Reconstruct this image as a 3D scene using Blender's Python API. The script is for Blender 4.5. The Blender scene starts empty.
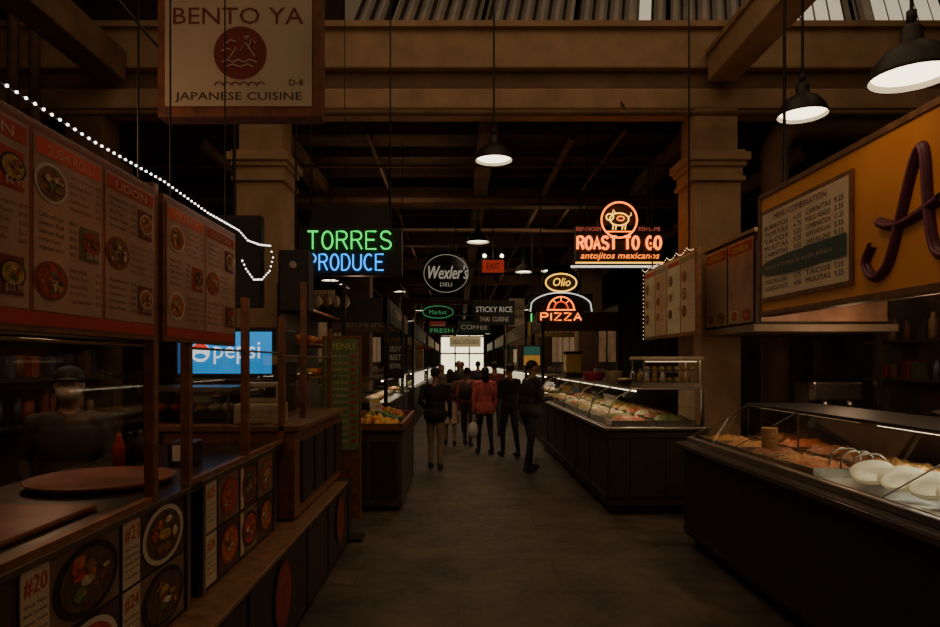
import bpy, bmesh, math, random
import numpy as np
from mathutils import Vector, Matrix, noise
random.seed(7)
SC = bpy.context.scene
V = Vector

# ------------------------------------------------------------------ materials
_m = {}
def M(name, col, rough=.6, metal=0.0, emit=0.0, var=.25, scale=8.0, bump=0.0, ecol=None):
    if name in _m: return _m[name]
    m = bpy.data.materials.new(name); m.use_nodes = True
    nt = m.node_tree; b = nt.nodes['Principled BSDF']
    b.inputs['Roughness'].default_value = rough
    b.inputs['Metallic'].default_value = metal
    c = (col[0], col[1], col[2], 1)
    if var > 0:
        tc = nt.nodes.new('ShaderNodeTexCoord')
        n = nt.nodes.new('ShaderNodeTexNoise'); n.inputs['Scale'].default_value = scale
        n.inputs['Detail'].default_value = 5
        nt.links.new(tc.outputs['Object'], n.inputs['Vector'])
        r = nt.nodes.new('ShaderNodeValToRGB')
        r.color_ramp.elements[0].position = .3; r.color_ramp.elements[1].position = .7
        r.color_ramp.elements[0].color = (col[0]*(1-var), col[1]*(1-var), col[2]*(1-var), 1)
        r.color_ramp.elements[1].color = (min(1, col[0]*(1+var)), min(1, col[1]*(1+var)), min(1, col[2]*(1+var)), 1)
        nt.links.new(n.outputs['Fac'], r.inputs['Fac'])
        nt.links.new(r.outputs['Color'], b.inputs['Base Color'])
        if bump > 0:
            bp = nt.nodes.new('ShaderNodeBump'); bp.inputs['Strength'].default_value = bump
            bp.inputs['Distance'].default_value = .02
            nt.links.new(n.outputs['Fac'], bp.inputs['Height'])
            nt.links.new(bp.outputs['Normal'], b.inputs['Normal'])
    else:
        b.inputs['Base Color'].default_value = c
    if emit > 0:
        e = ecol or col
        b.inputs['Emission Color'].default_value = (e[0], e[1], e[2], 1)
        b.inputs['Emission Strength'].default_value = emit
    _m[name] = m
    return m

def glass_mat(name, tint=(.9,.9,.9), base=.03, graz=.45):
    m = bpy.data.materials.new(name); m.use_nodes = True
    nt = m.node_tree; nt.nodes.clear()
    o = nt.nodes.new('ShaderNodeOutputMaterial')
    t = nt.nodes.new('ShaderNodeBsdfTransparent'); t.inputs[0].default_value = (*tint, 1)
    g = nt.nodes.new('ShaderNodeBsdfGlossy'); g.inputs['Roughness'].default_value = .03
    f = nt.nodes.new('ShaderNodeLayerWeight'); f.inputs['Blend'].default_value = .5
    p = nt.nodes.new('ShaderNodeMath'); p.operation = 'POWER'; p.inputs[1].default_value = 4
    q = nt.nodes.new('ShaderNodeMath'); q.operation = 'MULTIPLY_ADD'; q.inputs[1].default_value = graz; q.inputs[2].default_value = base
    nt.links.new(f.outputs['Facing'], p.inputs[0]); nt.links.new(p.outputs[0], q.inputs[0])
    mx = nt.nodes.new('ShaderNodeMixShader')
    nt.links.new(q.outputs[0], mx.inputs[0]); nt.links.new(t.outputs[0], mx.inputs[1])
    nt.links.new(g.outputs[0], mx.inputs[2]); nt.links.new(mx.outputs[0], o.inputs[0])
    return m

GL = glass_mat('case_glass', (.93,.94,.92), .05, .5)
wood = M('stained_wood', (.19,.075,.032), .45, scale=14, var=.4)
woodl = M('ledge_wood', (.17,.085,.04), .5, scale=14, var=.35)
dkbase = M('dark_laminate', (.030,.019,.013), .5, var=.3)
black = M('black_paint', (.010,.009,.008), .5, var=.2)
steel = M('brushed_steel', (.35,.32,.28), .3, 1, var=.15, scale=30)
dsteel = M('dark_steel', (.12,.105,.09), .35, .9, var=.2)
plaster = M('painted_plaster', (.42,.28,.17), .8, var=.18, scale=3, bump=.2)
plasterd = M('dark_plaster', (.18,.112,.068), .85, var=.25, scale=2.5, bump=.2)  # darker tone for the recess, pipes and far members
ceilm = M('dark_ceiling_paint', (.10,.062,.039), .9, var=.3, scale=2)
cream = M('cream_panel', (.45,.36,.25), .6, var=.08)
redm = M('red_print', (.42,.035,.02), .6, var=.1)
dkred = M('maroon_print', (.16,.025,.02), .6, var=.1)
ink = M('dark_ink', (.02,.015,.012), .6, var=0)
white = M('white_enamel', (.70,.66,.58), .5, var=.05)
lampin = M('lamp_glow', (1,.9,.7), .5, emit=4.5, var=0, ecol=(1,.84,.55))
lampfar = M('lamp_glow_far', (1,.9,.7), .5, emit=7, var=0, ecol=(1,.9,.70))

# ------------------------------------------------------------------ builder
class Fr:
    def __init__(s, o, r=(1,0,0), u=(0,0,1)):
        s.o = V(o); s.r = V(r).normalized(); s.u = V(u).normalized(); s.n = s.r.cross(s.u)
    def p(s, a, b, w=0): return s.o + s.r*a + s.u*b + s.n*w

_tc = {}
def text_geo(t):
    if t in _tc: return _tc[t]
    c = bpy.data.curves.new('t', 'FONT'); c.body = t; c.resolution_u = 2
    o = bpy.data.objects.new('t', c)
    SC.collection.objects.link(o)
    dg = bpy.context.evaluated_depsgraph_get(); dg.update()
    me = bpy.data.meshes.new_from_object(o.evaluated_get(dg))
    vs = [v.co.copy() for v in me.vertices]; fs = [tuple(p.vertices) for p in me.polygons]
    bpy.data.objects.remove(o); bpy.data.curves.remove(c); bpy.data.meshes.remove(me)
    if not vs: vs=[V((0,0,0)),V((1,0,0)),V((1,1,0))]; fs=[]
    _tc[t] = (vs, fs); return _tc[t]

class B:
    def __init__(s, name): s.name = name; s.bm = bmesh.new(); s.mats = []
    def mi(s, m):
        if m not in s.mats: s.mats.append(m)
        return s.mats.index(m)
    def _tag(s, verts, m, smooth=False):
        i = s.mi(m); fs = set()
        for v in verts:
            for f in v.link_faces: fs.add(f)
        for f in fs: f.material_index = i; f.smooth = smooth
    def face(s, pts, m, smooth=False):
        vs = [s.bm.verts.new(p) for p in pts]
        f = s.bm.faces.new(vs); f.material_index = s.mi(m); f.smooth = smooth
    def box(s, x0, x1, y0, y1, z0, z1, m, bevel=0, rot=None):
        c = V(((x0+x1)/2, (y0+y1)/2, (z0+z1)/2))
        mt = Matrix.Translation(c) @ (rot.to_4x4() if rot else Matrix()) @ Matrix.Diagonal((abs(x1-x0), abs(y1-y0), abs(z1-z0), 1))
        g = bmesh.ops.create_cube(s.bm, size=1, matrix=mt)
        vs = g['verts']
        if bevel > 0:
            es = list({e for v in vs for e in v.link_edges})
            s._tag(vs, m)
            r = bmesh.ops.bevel(s.bm, geom=es, offset=bevel, segments=2, affect='EDGES', profile=.5)
            for f in r['faces']: f.material_index = s.mi(m)
        else: s._tag(vs, m)
    def cyl(s, p0, p1, r0, r1, m, seg=12, smooth=True):
        p0 = V(p0); p1 = V(p1); d = p1-p0; L = d.length
        q = V((0,0,1)).rotation_difference(d.normalized()).to_matrix().to_4x4()
        g = bmesh.ops.create_cone(s.bm, cap_ends=True, segments=seg, radius1=r0, radius2=r1, depth=L,
                                  matrix=Matrix.Translation((p0+p1)/2) @ q)
        s._tag(g['verts'], m, smooth)
    def ball(s, c, r, m, sc=(1,1,1), seg=12, rot=None, ico=None):
        mt = Matrix.Translation(V(c)) @ (rot.to_4x4() if rot else Matrix()) @ Matrix.Diagonal((*sc, 1))
        if ico is not None: g = bmesh.ops.create_icosphere(s.bm, subdivisions=ico, radius=r, matrix=mt)
        else: g = bmesh.ops.create_uvsphere(s.bm, u_segments=seg, v_segments=max(6, seg*2//3), radius=r, matrix=mt)
        s._tag(g['verts'], m, True)
    def lathe(s, prof, c, m, seg=28):
        c = V(c); rings = []
        for r, z in prof:
            rings.append([s.bm.verts.new(c+V((r*math.cos(2*math.pi*k/seg), r*math.sin(2*math.pi*k/seg), z))) for k in range(seg)])
        i = s.mi(m)
        for a, b in zip(rings, rings[1:]):
            for k in range(seg):
                f = s.bm.faces.new((a[k], a[(k+1)%seg], b[(k+1)%seg], b[k])); f.material_index = i; f.smooth = True
    def tube(s, pts, r, m, seg=6, closed=False):
        pts = [V(p) for p in pts]; n = len(pts); rings = []; i = s.mi(m); up = None
        for k, p in enumerate(pts):
            a = pts[k-1] if (k > 0 or closed) else p
            b = pts[(k+1)%n] if (k < n-1 or closed) else p
            t = (b-a)
            t = t.normalized() if t.length > 1e-9 else V((0,0,1))
            if up is None: up = t.orthogonal().normalized()
            up = (up - t*up.dot(t))
            up = up.normalized() if up.length > 1e-6 else t.orthogonal().normalized()
            sd = t.cross(up)
            rings.append([s.bm.verts.new(p + (up*math.cos(2*math.pi*j/seg)+sd*math.sin(2*math.pi*j/seg))*r) for j in range(seg)])
        pr = list(zip(rings, rings[1:]))
        if closed: pr.append((rings[-1], rings[0]))
        for a, b in pr:
            for j in range(seg):
                f = s.bm.faces.new((a[j], a[(j+1)%seg], b[(j+1)%seg], b[j])); f.material_index = i; f.smooth = True
    def rect(s, fr, u0, v0, u1, v1, w, m):
        s.face([fr.p(u0,v0,w), fr.p(u1,v0,w), fr.p(u1,v1,w), fr.p(u0,v1,w)], m)
    def slab(s, fr, u0, v0, u1, v1, w0, w1, m):
        a = [fr.p(u,v,w) for w in (w0,w1) for u,v in ((u0,v0),(u1,v0),(u1,v1),(u0,v1))]
        for q in ((4,5,6,7),(3,2,1,0),(0,1,5,4),(1,2,6,5),(2,3,7,6),(3,0,4,7)): s.face([a[k] for k in q], m)
    def disc(s, fr, u, v, rx, ry, w, m, seg=24, j=0):
        s.face([fr.p(u+rx*math.cos(2*math.pi*k/seg)*(1+j*random.uniform(-1,1)), v+ry*math.sin(2*math.pi*k/seg)*(1+j*random.uniform(-1,1)), w) for k in range(seg)], m)
    def ring(s, fr, u, v, rx, ry, w, r, m, seg=32, a0=0, a1=360):
        cl = (a1-a0) >= 360
        n = seg if cl else seg+1
        s.tube([fr.p(u+rx*math.cos(math.radians(a0+(a1-a0)*k/seg)), v+ry*math.sin(math.radians(a0+(a1-a0)*k/seg)), w) for k in range(n)], r, m, closed=cl)
    def text(s, fr, t, u, v, h, m, W=None, w=.003, al='c', shear=0):
        vs, fs = text_geo(t)
        x0 = min(p.x for p in vs); x1 = max(p.x for p in vs); y0 = min(p.y for p in vs); y1 = max(p.y for p in vs)
        k = h/max(1e-6, y1-y0); kx = k if W is None else W/max(1e-6, x1-x0)
        wd = (x1-x0)*kx
        off = -wd/2 if al == 'c' else 0
        nv = [s.bm.verts.new(fr.p(u+off+(p.x-x0)*kx+shear*(p.y-y0)*k, v+(p.y-y0)*k, w)) for p in vs]
        i = s.mi(m)
        for f in fs:
            try:
                q = s.bm.faces.new([nv[a] for a in f]); q.material_index = i
            except ValueError: pass
    def neon(s, fr, t, u0, v0, W, H, r, m, w=.03, gap=.25):
        adv = []; x = 0
        for ch in t:
            cw = .35 if ch == ' ' else (.05 if ch == 'I' else .6); adv.append((x, cw)); x += cw+gap
        tot = x-gap; k = W/tot
        for ch, (ax, cw) in zip(t, adv):
            for pl in STROKES.get(ch, []):
                s.tube([fr.p(u0+(ax+a)*k, v0+b*H, w) for a, b in pl], r, m, seg=6)
    def done(s, parent=None):
        bmesh.ops.recalc_face_normals(s.bm, faces=[f for f in s.bm.faces])
        me = bpy.data.meshes.new(s.name); s.bm.to_mesh(me); s.bm.free()
        for m in s.mats: me.materials.append(m)
        o = bpy.data.objects.new(s.name, me); SC.collection.objects.link(o)
        return o

def arc(cx, cy, rx, ry, a0, a1, n=8):
    return [(cx+rx*math.cos(math.radians(a0+(a1-a0)*k/n)), cy+ry*math.sin(math.radians(a0+(a1-a0)*k/n))) for k in range(n+1)]
STROKES = {
 'T': [[(0,1),(.6,1)],[(.3,1),(.3,0)]],
 'O': [arc(.3,.5,.3,.5,0,360,16)],
 'R': [[(0,0),(0,1),(.32,1)]+arc(.34,.76,.24,.24,90,-90,6)+[(0,.52)],[(.32,.52),(.6,0)]],
 'E': [[(.58,1),(0,1),(0,0),(.58,0)],[(0,.52),(.48,.52)]],
 'S': [[(.56,.84),(.46,.97),(.3,1),(.13,.97),(.02,.84),(.02,.67),(.13,.56),(.45,.45),(.57,.34),(.58,.17),(.47,.03),(.3,0),(.13,.03),(.01,.17)]],
 'P': [[(0,0),(0,1),(.32,1)]+arc(.34,.74,.25,.26,90,-90,6)+[(0,.48)]],
 'D': [[(0,0),(0,1),(.22,1)]+arc(.22,.5,.37,.5,90,-90,10)+[(0,0)]],
 'U': [[(0,1),(0,.3)]+arc(.3,.3,.3,.3,180,360,8)+[(.6,1)]],
 'C': [arc(.33,.5,.33,.5,50,310,14)],
 'A': [[(0,0),(.3,1),(.6,0)],[(.12,.35),(.48,.35)]],
 'G': [arc(.33,.5,.33,.5,50,330,14)+[(.6,.45),(.35,.45)]],
 'I': [[(.02,0),(.02,1)]],
 'Z': [[(0,1),(.6,1),(0,0),(.6,0)]],
 'L': [[(0,1),(0,0),(.55,0)]],
}

# ------------------------------------------------------------------ room shell
def floor_mat():
    m = bpy.data.materials.new('worn_concrete_floor'); m.use_nodes = True
    nt = m.node_tree; b = nt.nodes['Principled BSDF']
    tc = nt.nodes.new('ShaderNodeTexCoord')
    n1 = nt.nodes.new('ShaderNodeTexNoise'); n1.inputs['Scale'].default_value = 1.6; n1.inputs['Detail'].default_value = 10; n1.inputs['Roughness'].default_value = .75
    n2 = nt.nodes.new('ShaderNodeTexNoise'); n2.inputs['Scale'].default_value = 14; n2.inputs['Detail'].default_value = 7
    br = nt.nodes.new('ShaderNodeTexBrick'); br.inputs['Scale'].default_value = 1.0
    br.inputs['Color1'].default_value = (1,1,1,1); br.inputs['Color2'].default_value = (.88,.86,.83,1); br.inputs['Mortar'].default_value = (.6,.58,.55,1)
    br.inputs['Mortar Size'].default_value = .008; br.inputs['Brick Width'].default_value = 1.6; br.inputs['Row Height'].default_value = .8
    for n in (n1, n2, br): nt.links.new(tc.outputs['Object'], n.inputs['Vector'])
    r = nt.nodes.new('ShaderNodeValToRGB')
    r.color_ramp.elements[0].position = .36; r.color_ramp.elements[0].color = (.022,.016,.011,1)
    r.color_ramp.elements[1].position = .68; r.color_ramp.elements[1].color = (.115,.080,.054,1)
    nt.links.new(n1.outputs['Fac'], r.inputs['Fac'])
    mx = nt.nodes.new('ShaderNodeMixRGB'); mx.blend_type = 'MULTIPLY'; mx.inputs[0].default_value = .9
    nt.links.new(r.outputs['Color'], mx.inputs[1]); nt.links.new(br.outputs['Color'], mx.inputs[2])
    mx2 = nt.nodes.new('ShaderNodeMixRGB'); mx2.blend_type = 'OVERLAY'; mx2.inputs[0].default_value = .6
    nt.links.new(mx.outputs[0], mx2.inputs[1]); nt.links.new(n2.outputs['Fac'], mx2.inputs[2])
    nt.links.new(mx2.outputs[0], b.inputs['Base Color'])
    rr = nt.nodes.new('ShaderNodeMapRange'); rr.inputs['To Min'].default_value = .38; rr.inputs['To Max'].default_value = .85
    nt.links.new(n2.outputs['Fac'], rr.inputs['Value']); nt.links.new(rr.outputs[0], b.inputs['Roughness'])
    bp = nt.nodes.new('ShaderNodeBump'); bp.inputs['Strength'].default_value = .35; bp.inputs['Distance'].default_value = .01
    nt.links.new(n2.outputs['Fac'], bp.inputs['Height']); nt.links.new(bp.outputs[0], b.inputs['Normal'])
    return m
b = B('floor'); b.box(-8,8,-3,46,-.1,0,floor_mat()); b.done()
wallm = M('dark_wall', (.06,.04,.027), .9, var=.3, scale=1.5)
b = B('wall_left'); b.box(-8.2,-8,-3,46,0,9,wallm); b.done()
b = B('wall_right'); b.box(8,8.2,-3,46,0,9,wallm); b.done()

day = M('daylight_glass', (1,.95,.8), .5, emit=2.4, var=0, ecol=(1,.88,.55))
b = B('wall_far')
b.box(-8,-1.3,46,46.2,0,5.0,wallm); b.box(1.9,8,46,46.2,0,5.0,wallm); b.box(-1.3,1.9,46,46.2,3.6,5.0,wallm); b.done()
b = B('door_1')
b.box(-1.28,1.88,46.05,46.1,0,3.58,day)
for x in (-1.24,-.2,.8,1.84): b.box(x-.05,x+.05,45.95,46.05,0,3.58,black)
for z in (2.3,3.5): b.box(-1.28,1.88,45.95,46.05,z-.05,z+.05,black)
b.done()

b = B('ceiling')
b.box(-8,8,8.4,46,5.05,5.3,ceilm)
for k in range(36):
    y = 9.2+k*1.0
    b.box(-8,8,y-.05,y+.05,4.9,5.05,ceilm)
b.done()
b = B('ceiling_upper'); b.box(-8,8,-3,9.35,7.3,7.4,ceilm); b.done()

b = B('ceiling_beam')
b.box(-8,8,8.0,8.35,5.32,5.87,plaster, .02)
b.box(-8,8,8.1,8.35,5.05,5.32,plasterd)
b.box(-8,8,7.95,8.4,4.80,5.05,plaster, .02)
b.box(-8,8,7.93,8.0,5.80,5.87,plaster)
b.done()
for y in (12,16,20,24,32,40):
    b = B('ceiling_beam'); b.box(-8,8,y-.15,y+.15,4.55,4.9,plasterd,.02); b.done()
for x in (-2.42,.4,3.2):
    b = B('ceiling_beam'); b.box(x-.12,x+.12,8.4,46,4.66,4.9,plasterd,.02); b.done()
b = B('ceiling_beam'); b.box(3.05,3.4,-3,7.95,5.12,5.5,plaster,.02); b.box(3.02,3.43,-3,7.95,5.44,5.5,plaster); b.done()
b = B('ceiling_beam'); b.box(-4.4,-4.05,-3,7.95,5.12,5.5,plasterd,.02); b.done()

# corrugated skylight behind the girder
skym = M('translucent_skylight', (.35,.26,.17), .6, emit=.085, var=.45, scale=3, ecol=(.78,.56,.34))
skyk = M('translucent_skylight_dim', (.25,.18,.12), .6, emit=.045, var=.45, scale=3, ecol=(.78,.56,.34))
skyd = M('skylight_shade_strip', (.10,.07,.05), .6, emit=.02, var=.4, scale=4)  # dark strip colour painting the shade between corrugations
skyb = M('bright_skylight', (.6,.52,.4), .6, emit=.55, var=.45, scale=3, ecol=(.95,.80,.55))
b = B('window_1')
n = 188; x0, x1 = -1.5, 7.9
P0 = [(x0+(x1-x0)*k/n, .035*math.sin(k*math.pi/2)) for k in range(n+1)]
for k in range(n):
    (xa, oa), (xb, ob) = P0[k], P0[k+1]
    if k % 4 == 0: mm = skyd
    elif (4.15 < xa < 5.1) or (5.5 < xa < 6.6) or (2.35 < xa < 2.55): mm = skyb
    else: mm = skym if k % 4 == 2 else skyk  # alternating dim strips put corrugation shading into the colour
    sh = .28
    b.face([(xa,8.47+oa,5.8),(xb,8.47+ob,5.8),(xb+sh,9.30+ob,7.25),(xa+sh,9.30+oa,7.25)], mm)
for k in range(8):
    x = x0+.5+k*1.24
    b.face([(x-.03,8.42,5.8),(x+.03,8.42,5.8),(x+.31,9.25,7.25),(x+.25,9.25,7.25)], black)
b.done()
b = B('wall_upper'); b.box(-8,-1.5,8.45,8.6,5.3,7.3,wallm); b.box(-1.5,8,8.40,8.46,5.3,5.82,wallm); b.done()

def column(x, y, w=.58, m=plaster, ztop=4.8):
    b = B('column'); h = w/2
    b.box(x-h,x+h,y-h,y+h,0,3.9,m,.02)
    b.box(x-h-.06,x+h+.06,y-h-.06,y+h+.06,0,.25,m,.02)
    for dz, e, t in ((3.9,.04,.06),(3.96,.015,.12),(4.08,.05,.06),(4.14,.085,.10),(4.24,.04,.04)):
        b.box(x-h-e,x+h+e,y-h-e,y+h+e,dz,dz+t,m,.01)
    b.box(x-h+.03,x+h-.03,y-h+.03,y+h-.03,4.28,ztop,m,.01)
    b.box(x-h+.1,x+h-.1,y-h-.012,y-h,1.0,3.7,m)
    return b.done()
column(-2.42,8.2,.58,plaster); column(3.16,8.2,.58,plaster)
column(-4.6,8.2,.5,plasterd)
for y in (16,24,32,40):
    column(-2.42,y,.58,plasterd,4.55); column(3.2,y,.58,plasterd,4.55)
b = B('ceiling_pipe')
for x, z, r in ((-1.2,4.7,.03),(1.5,4.65,.05),(2.2,4.75,.03),(-3.4,4.6,.08),(4.6,4.5,.12)):
    b.tube([(x,8.5,z),(x,45,z)], r, plasterd, 8)
b.tube([(-7.5,7.7,4.65),(7.5,7.7,4.65)], .035, plasterd, 8)
b.tube([(-7.5,11.2,4.5),(7.5,11.2,4.5)], .06, plasterd, 8)
b.tube([(-7.5,9.7,4.62),(7.5,9.7,4.62)], .025, plasterd, 8)
b.tube([(-7.5,13.6,4.45),(7.5,13.6,4.45)], .04, plasterd, 8)
for x in (-1.2,1.5):
    for y in range(9,45,3): b.tube([(x,y,4.7),(x,y,5.05)], .012, black, 5)
for x in (-6,-2,2,6): b.tube([(x,7.7,4.65),(x,7.98,4.9)], .012, black, 5)
b.done()
b = B('wall_pipe')
for x in (-4.95,-5.2,-5.5): b.tube([(x,7.6,0),(x,7.6,7.3)], .06, plasterd, 10)
b.tube([(4.05,8.3,0),(4.05,8.3,4.4),(4.15,8.3,4.62),(4.35,8.3,4.7),(7.9,8.3,4.7)], .17, plasterd, 12)
b.done()

# ------------------------------------------------------------------ pendants
def pendant(x, y, z, D, ztop, power, glow=lampin, spread=2.4, light=True):
    b = B('pendant_lamp'); R = D/2
    b.lathe([(R*1.0,0),(R*1.02,.01),(R*.98,R*.12),(R*.86,R*.42),(R*.62,R*.72),(R*.34,R*.88),(R*.26,R*.95),(R*.26,R*1.25),(R*.16,R*1.4),(.001,R*1.42)], (x,y,z), black)
    b.lathe([(R*.97,.004),(R*.84,R*.38),(R*.60,R*.68),(R*.3,R*.84),(.001,R*.86)], (x,y,z), white)
    b.disc(Fr((x,y,z+R*.16),(1,0,0),(0,-1,0)), 0,0,R*.9,R*.9,0,glow)
    b.cyl((x,y,z+R*1.4),(x,y,z+R*1.75),R*.12,R*.12,black)
    b.tube([(x,y,z+R*1.7),(x,y,ztop)], .012, black, 6)
    b.lathe([(.06,0),(.06,-.03),(.02,-.06)], (x,y,ztop), black, 12)
    b.done()
    if light:
        l = bpy.data.lights.new('pendant_light','SPOT'); l.energy = power; l.color = (1,.70,.42)
        l.spot_size = spread; l.spot_blend = .6; l.shadow_soft_size = R*.7
        o = bpy.data.objects.new('pendant_light', l); o.location = (x,y,z-.02); SC.collection.objects.link(o)
pendant(2.93,4.2,3.53,.50,7.3,60)
pendant(3.18,6.0,3.97,.44,7.3,50)
pendant(.42,7.6,4.05,.44,7.3,50)
pendant(.38,12.4,3.98,.44,5.05,60)
pendant(1.65,16.3,3.95,.44,5.05,60, lampfar)
pendant(2.4,17.2,4.1,.44,5.05,0, lampfar, light=False)
pendant(2.9,14.5,3.9,.44,5.05,0, lampfar, light=False)
for (x,y,z) in ((-1.7,19,3.75),(-2.9,16.8,3.7),(-3.6,15,3.5),(-1.4,24,3.6),(1.9,24,3.8),(-2.0,27,3.4),(1.0,29,3.6),(-1.3,31,3.2),(2.6,31,3.4),(0.1,36,3.4),(-1.9,38,3.2),(1.7,37,3.3),(-.6,21,3.9),(.9,26,3.2),(-.2,29,2.9),(2.2,20,3.3),(-2.6,13.2,3.35)):
    pendant(x,y,z,.36,5.05,0,lampfar,light=False)

# ------------------------------------------------------------------ print helpers
foodc = [M('food_%d'%i, c, .6, var=.5, scale=40) for i,c in enumerate([(.42,.10,.03),(.38,.22,.05),(.10,.15,.035),(.35,.04,.025),(.45,.35,.2),(.2,.08,.03),(.08,.04,.02),(.5,.4,.28)])]
bowlc = [M('bowl_black',(.015,.012,.012),.4,var=0), M('bowl_white',(.5,.43,.34),.4,var=0), M('bowl_red',(.22,.03,.02),.4,var=0)]
def bowl_pic(b, fr, u, v, r, w=.002, ry=None):
    ry = ry or r
    b.disc(fr,u,v,r,ry,w,random.choice(bowlc),28)
    b.disc(fr,u,v,r*.84,ry*.84,w+.001,random.choice((foodc[0],foodc[5],foodc[6],foodc[1],foodc[3])),24)
    for k in range(16):
        a = random.uniform(0,6.28); q = random.uniform(.05,.62)
        b.disc(fr,u+r*q*math.cos(a),v+ry*q*math.sin(a),r*random.uniform(.07,.22),ry*random.uniform(.06,.2),w+.0015+.0002*k,random.choice(foodc),9,.25)
WORDS = ['Chicken Bowl','Beef Teriyaki','Salmon Roll','Shrimp Tempura','Spicy Tuna','Combo with rice','Vegetable Udon','Gyoza 6 pcs','Curry with rice','Miso Soup','Soft drinks','Green tea']
def lines(b, fr, u0, v1, W, n, h, m, words=WORDS, gap=1.75, price=True):
    for k in range(n):
        t = random.choice(words)
        b.text(fr,t,u0,v1-h-k*h*gap,h,m,W=W*random.uniform(.5,.72),al='l')
        if price: b.text(fr,'$%d.%d5'%(random.randint(5,14),random.choice((2,4,7,9))),u0+W*.8,v1-h-k*h*gap,h,m,W=W*.18,al='l')

# ------------------------------------------------------------------ LEFT: bento stall
b = B('bento_counter')
b.box(-1.95,-1.0,.6,6.1,.08,.62,dkbase); b.box(-1.9,-1.06,.6,6.05,0,.08,black)
b.box(-1.20,-.975,.6,5.75,.62,.645,woodl,.006)
for y in (1.2,2.3,3.1,4.3,5.0,5.9): b.box(-1.0,-.992,y-.01,y+.01,.08,.62,black)
fl = Fr((-.99,0,0),(0,1,0))
for y in (1.9,3.68,5.46):
    b.disc(fl,y,.38,.17,.19,.004,dkred,32); b.disc(fl,y,.38,.14,.155,.005,M('logo_red',(.2,.03,.02),.6),32)
    for k in range(3): b.rect(fl,y-.09+.03*k,.31+.05*k,y+.03+.03*k,.325+.05*k,.007,dkred)
b.box(-1.95,-1.2,.6,4.3,.62,1.13,dkbase)
b.box(-1.97,-1.15,.6,4.3,1.13,1.165,dsteel,.004)
b.box(-1.95,-1.08,4.3,5.95,.66,1.24,wood,.004); b.box(-1.97,-1.04,4.28,5.98,1.24,1.28,woodl,.005)
for y in (4.45,4.85,5.25,5.65): b.box(-1.08,-1.06,y,y+.3,.74,1.16,dkbase,.004)
b.done()

lab = M('label_cream',(.50,.38,.25),.5,var=.08); pbg = M('poster_dark',(.06,.03,.02),.4,var=.4); pbg2=M('poster_tan',(.16,.10,.06),.5,var=.3)
fp = Fr((-1.148,0,0),(0,1,0))
b = B('food_photo_panel')
b.box(-1.2,-1.152,1.05,2.76,.655,1.128,dkbase)
b.box(-1.165,-1.140,1.03,2.78,1.145,1.168,steel,.003); b.box(-1.165,-1.140,2.745,2.78,.655,1.15,steel,.004)
num = 18
for r,(v0,v1) in enumerate(((.915,1.145),(.67,.905))):
    for c,u in enumerate((1.08,1.70,2.22)):
        w = .60 if c==0 else .51
        b.rect(fp,u,v0,u+w-.01,v1,0,pbg2 if (c+r)%2 else pbg)
        b.rect(fp,u+.005,v0,u+.125,v1,.001,lab)
        b.text(fp,'#%d'%(num+c+r*3+1),u+.065,v1-.075,.055,redm,W=.10)
        for k in range(5): b.text(fp,random.choice(WORDS),u+.065,v1-.105-.024*k,.012,ink,W=.1)
        bowl_pic(b,fp,u+.315,(v0+v1)/2,.175,.003,.112)
b.done()
b = B('food_photo_panel')
b.box(-1.2,-1.152,2.93,4.05,.655,1.128,dkbase)
b.box(-1.165,-1.140,2.91,4.07,1.145,1.168,steel,.003); b.box(-1.165,-1.140,2.91,2.94,.655,1.15,steel); b.box(-1.165,-1.140,4.04,4.07,.655,1.15,steel)
for r,(v0,v1) in enumerate(((.915,1.145),(.67,.905))):
    b.rect(fp,2.95,v0,3.09,v1,.001,lab); b.text(fp,'#%d'%(25+r),3.02,v1-.08,.055,redm,W=.1)
    for k in range(4): b.text(fp,random.choice(WORDS),3.02,v1-.11-.026*k,.012,ink,W=.1)
    for c in range(3):
        u=3.11+c*.31
        b.rect(fp,u,v0,u+.295,v1,.001,pbg if (c+r)%2 else pbg2)
        if c==1: b.rect(fp,u+.01,v0+.005,u+.06,v1-.01,.002,lab)
        bowl_pic(b,fp,u+.155,(v0+v1)/2,.125,.003,.095)
b.done()

b = B('sneeze_guard')
for y,zt in ((1.0,2.4),(2.47,2.38),(2.79,2.05),(3.56,2.05),(4.3,2.0)):
    b.box(-1.185,-1.145,y-.02,y+.02,1.168,zt,wood,.004)
for y0,y1 in ((1.0,2.47),(2.79,3.56),(3.56,4.3)):
    b.face([(-1.168,y0+.02,1.19),(-1.168,y1-.02,1.19),(-1.168,y1-.02,1.76),(-1.168,y0+.02,1.76)],GL)
    b.box(-1.18,-1.15,y0,y1,1.168,1.19,wood)
    b.tube([(-1.168,y0,1.76),(-1.168,y1,1.76)],.006,steel,6)
b.box(-1.185,-1.145,4.88,4.92,1.28,2.3,wood,.004); b.box(-1.185,-1.145,5.88,5.92,1.28,2.0,wood,.004)
b.face([(-1.168,4.32,1.28),(-1.168,5.9,1.28),(-1.168,5.9,1.74),(-1.168,4.32,1.74)],GL); b.tube([(-1.168,4.3,1.74),(-1.168,5.92,1.74)],.008,wood)
b.done()

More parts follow.
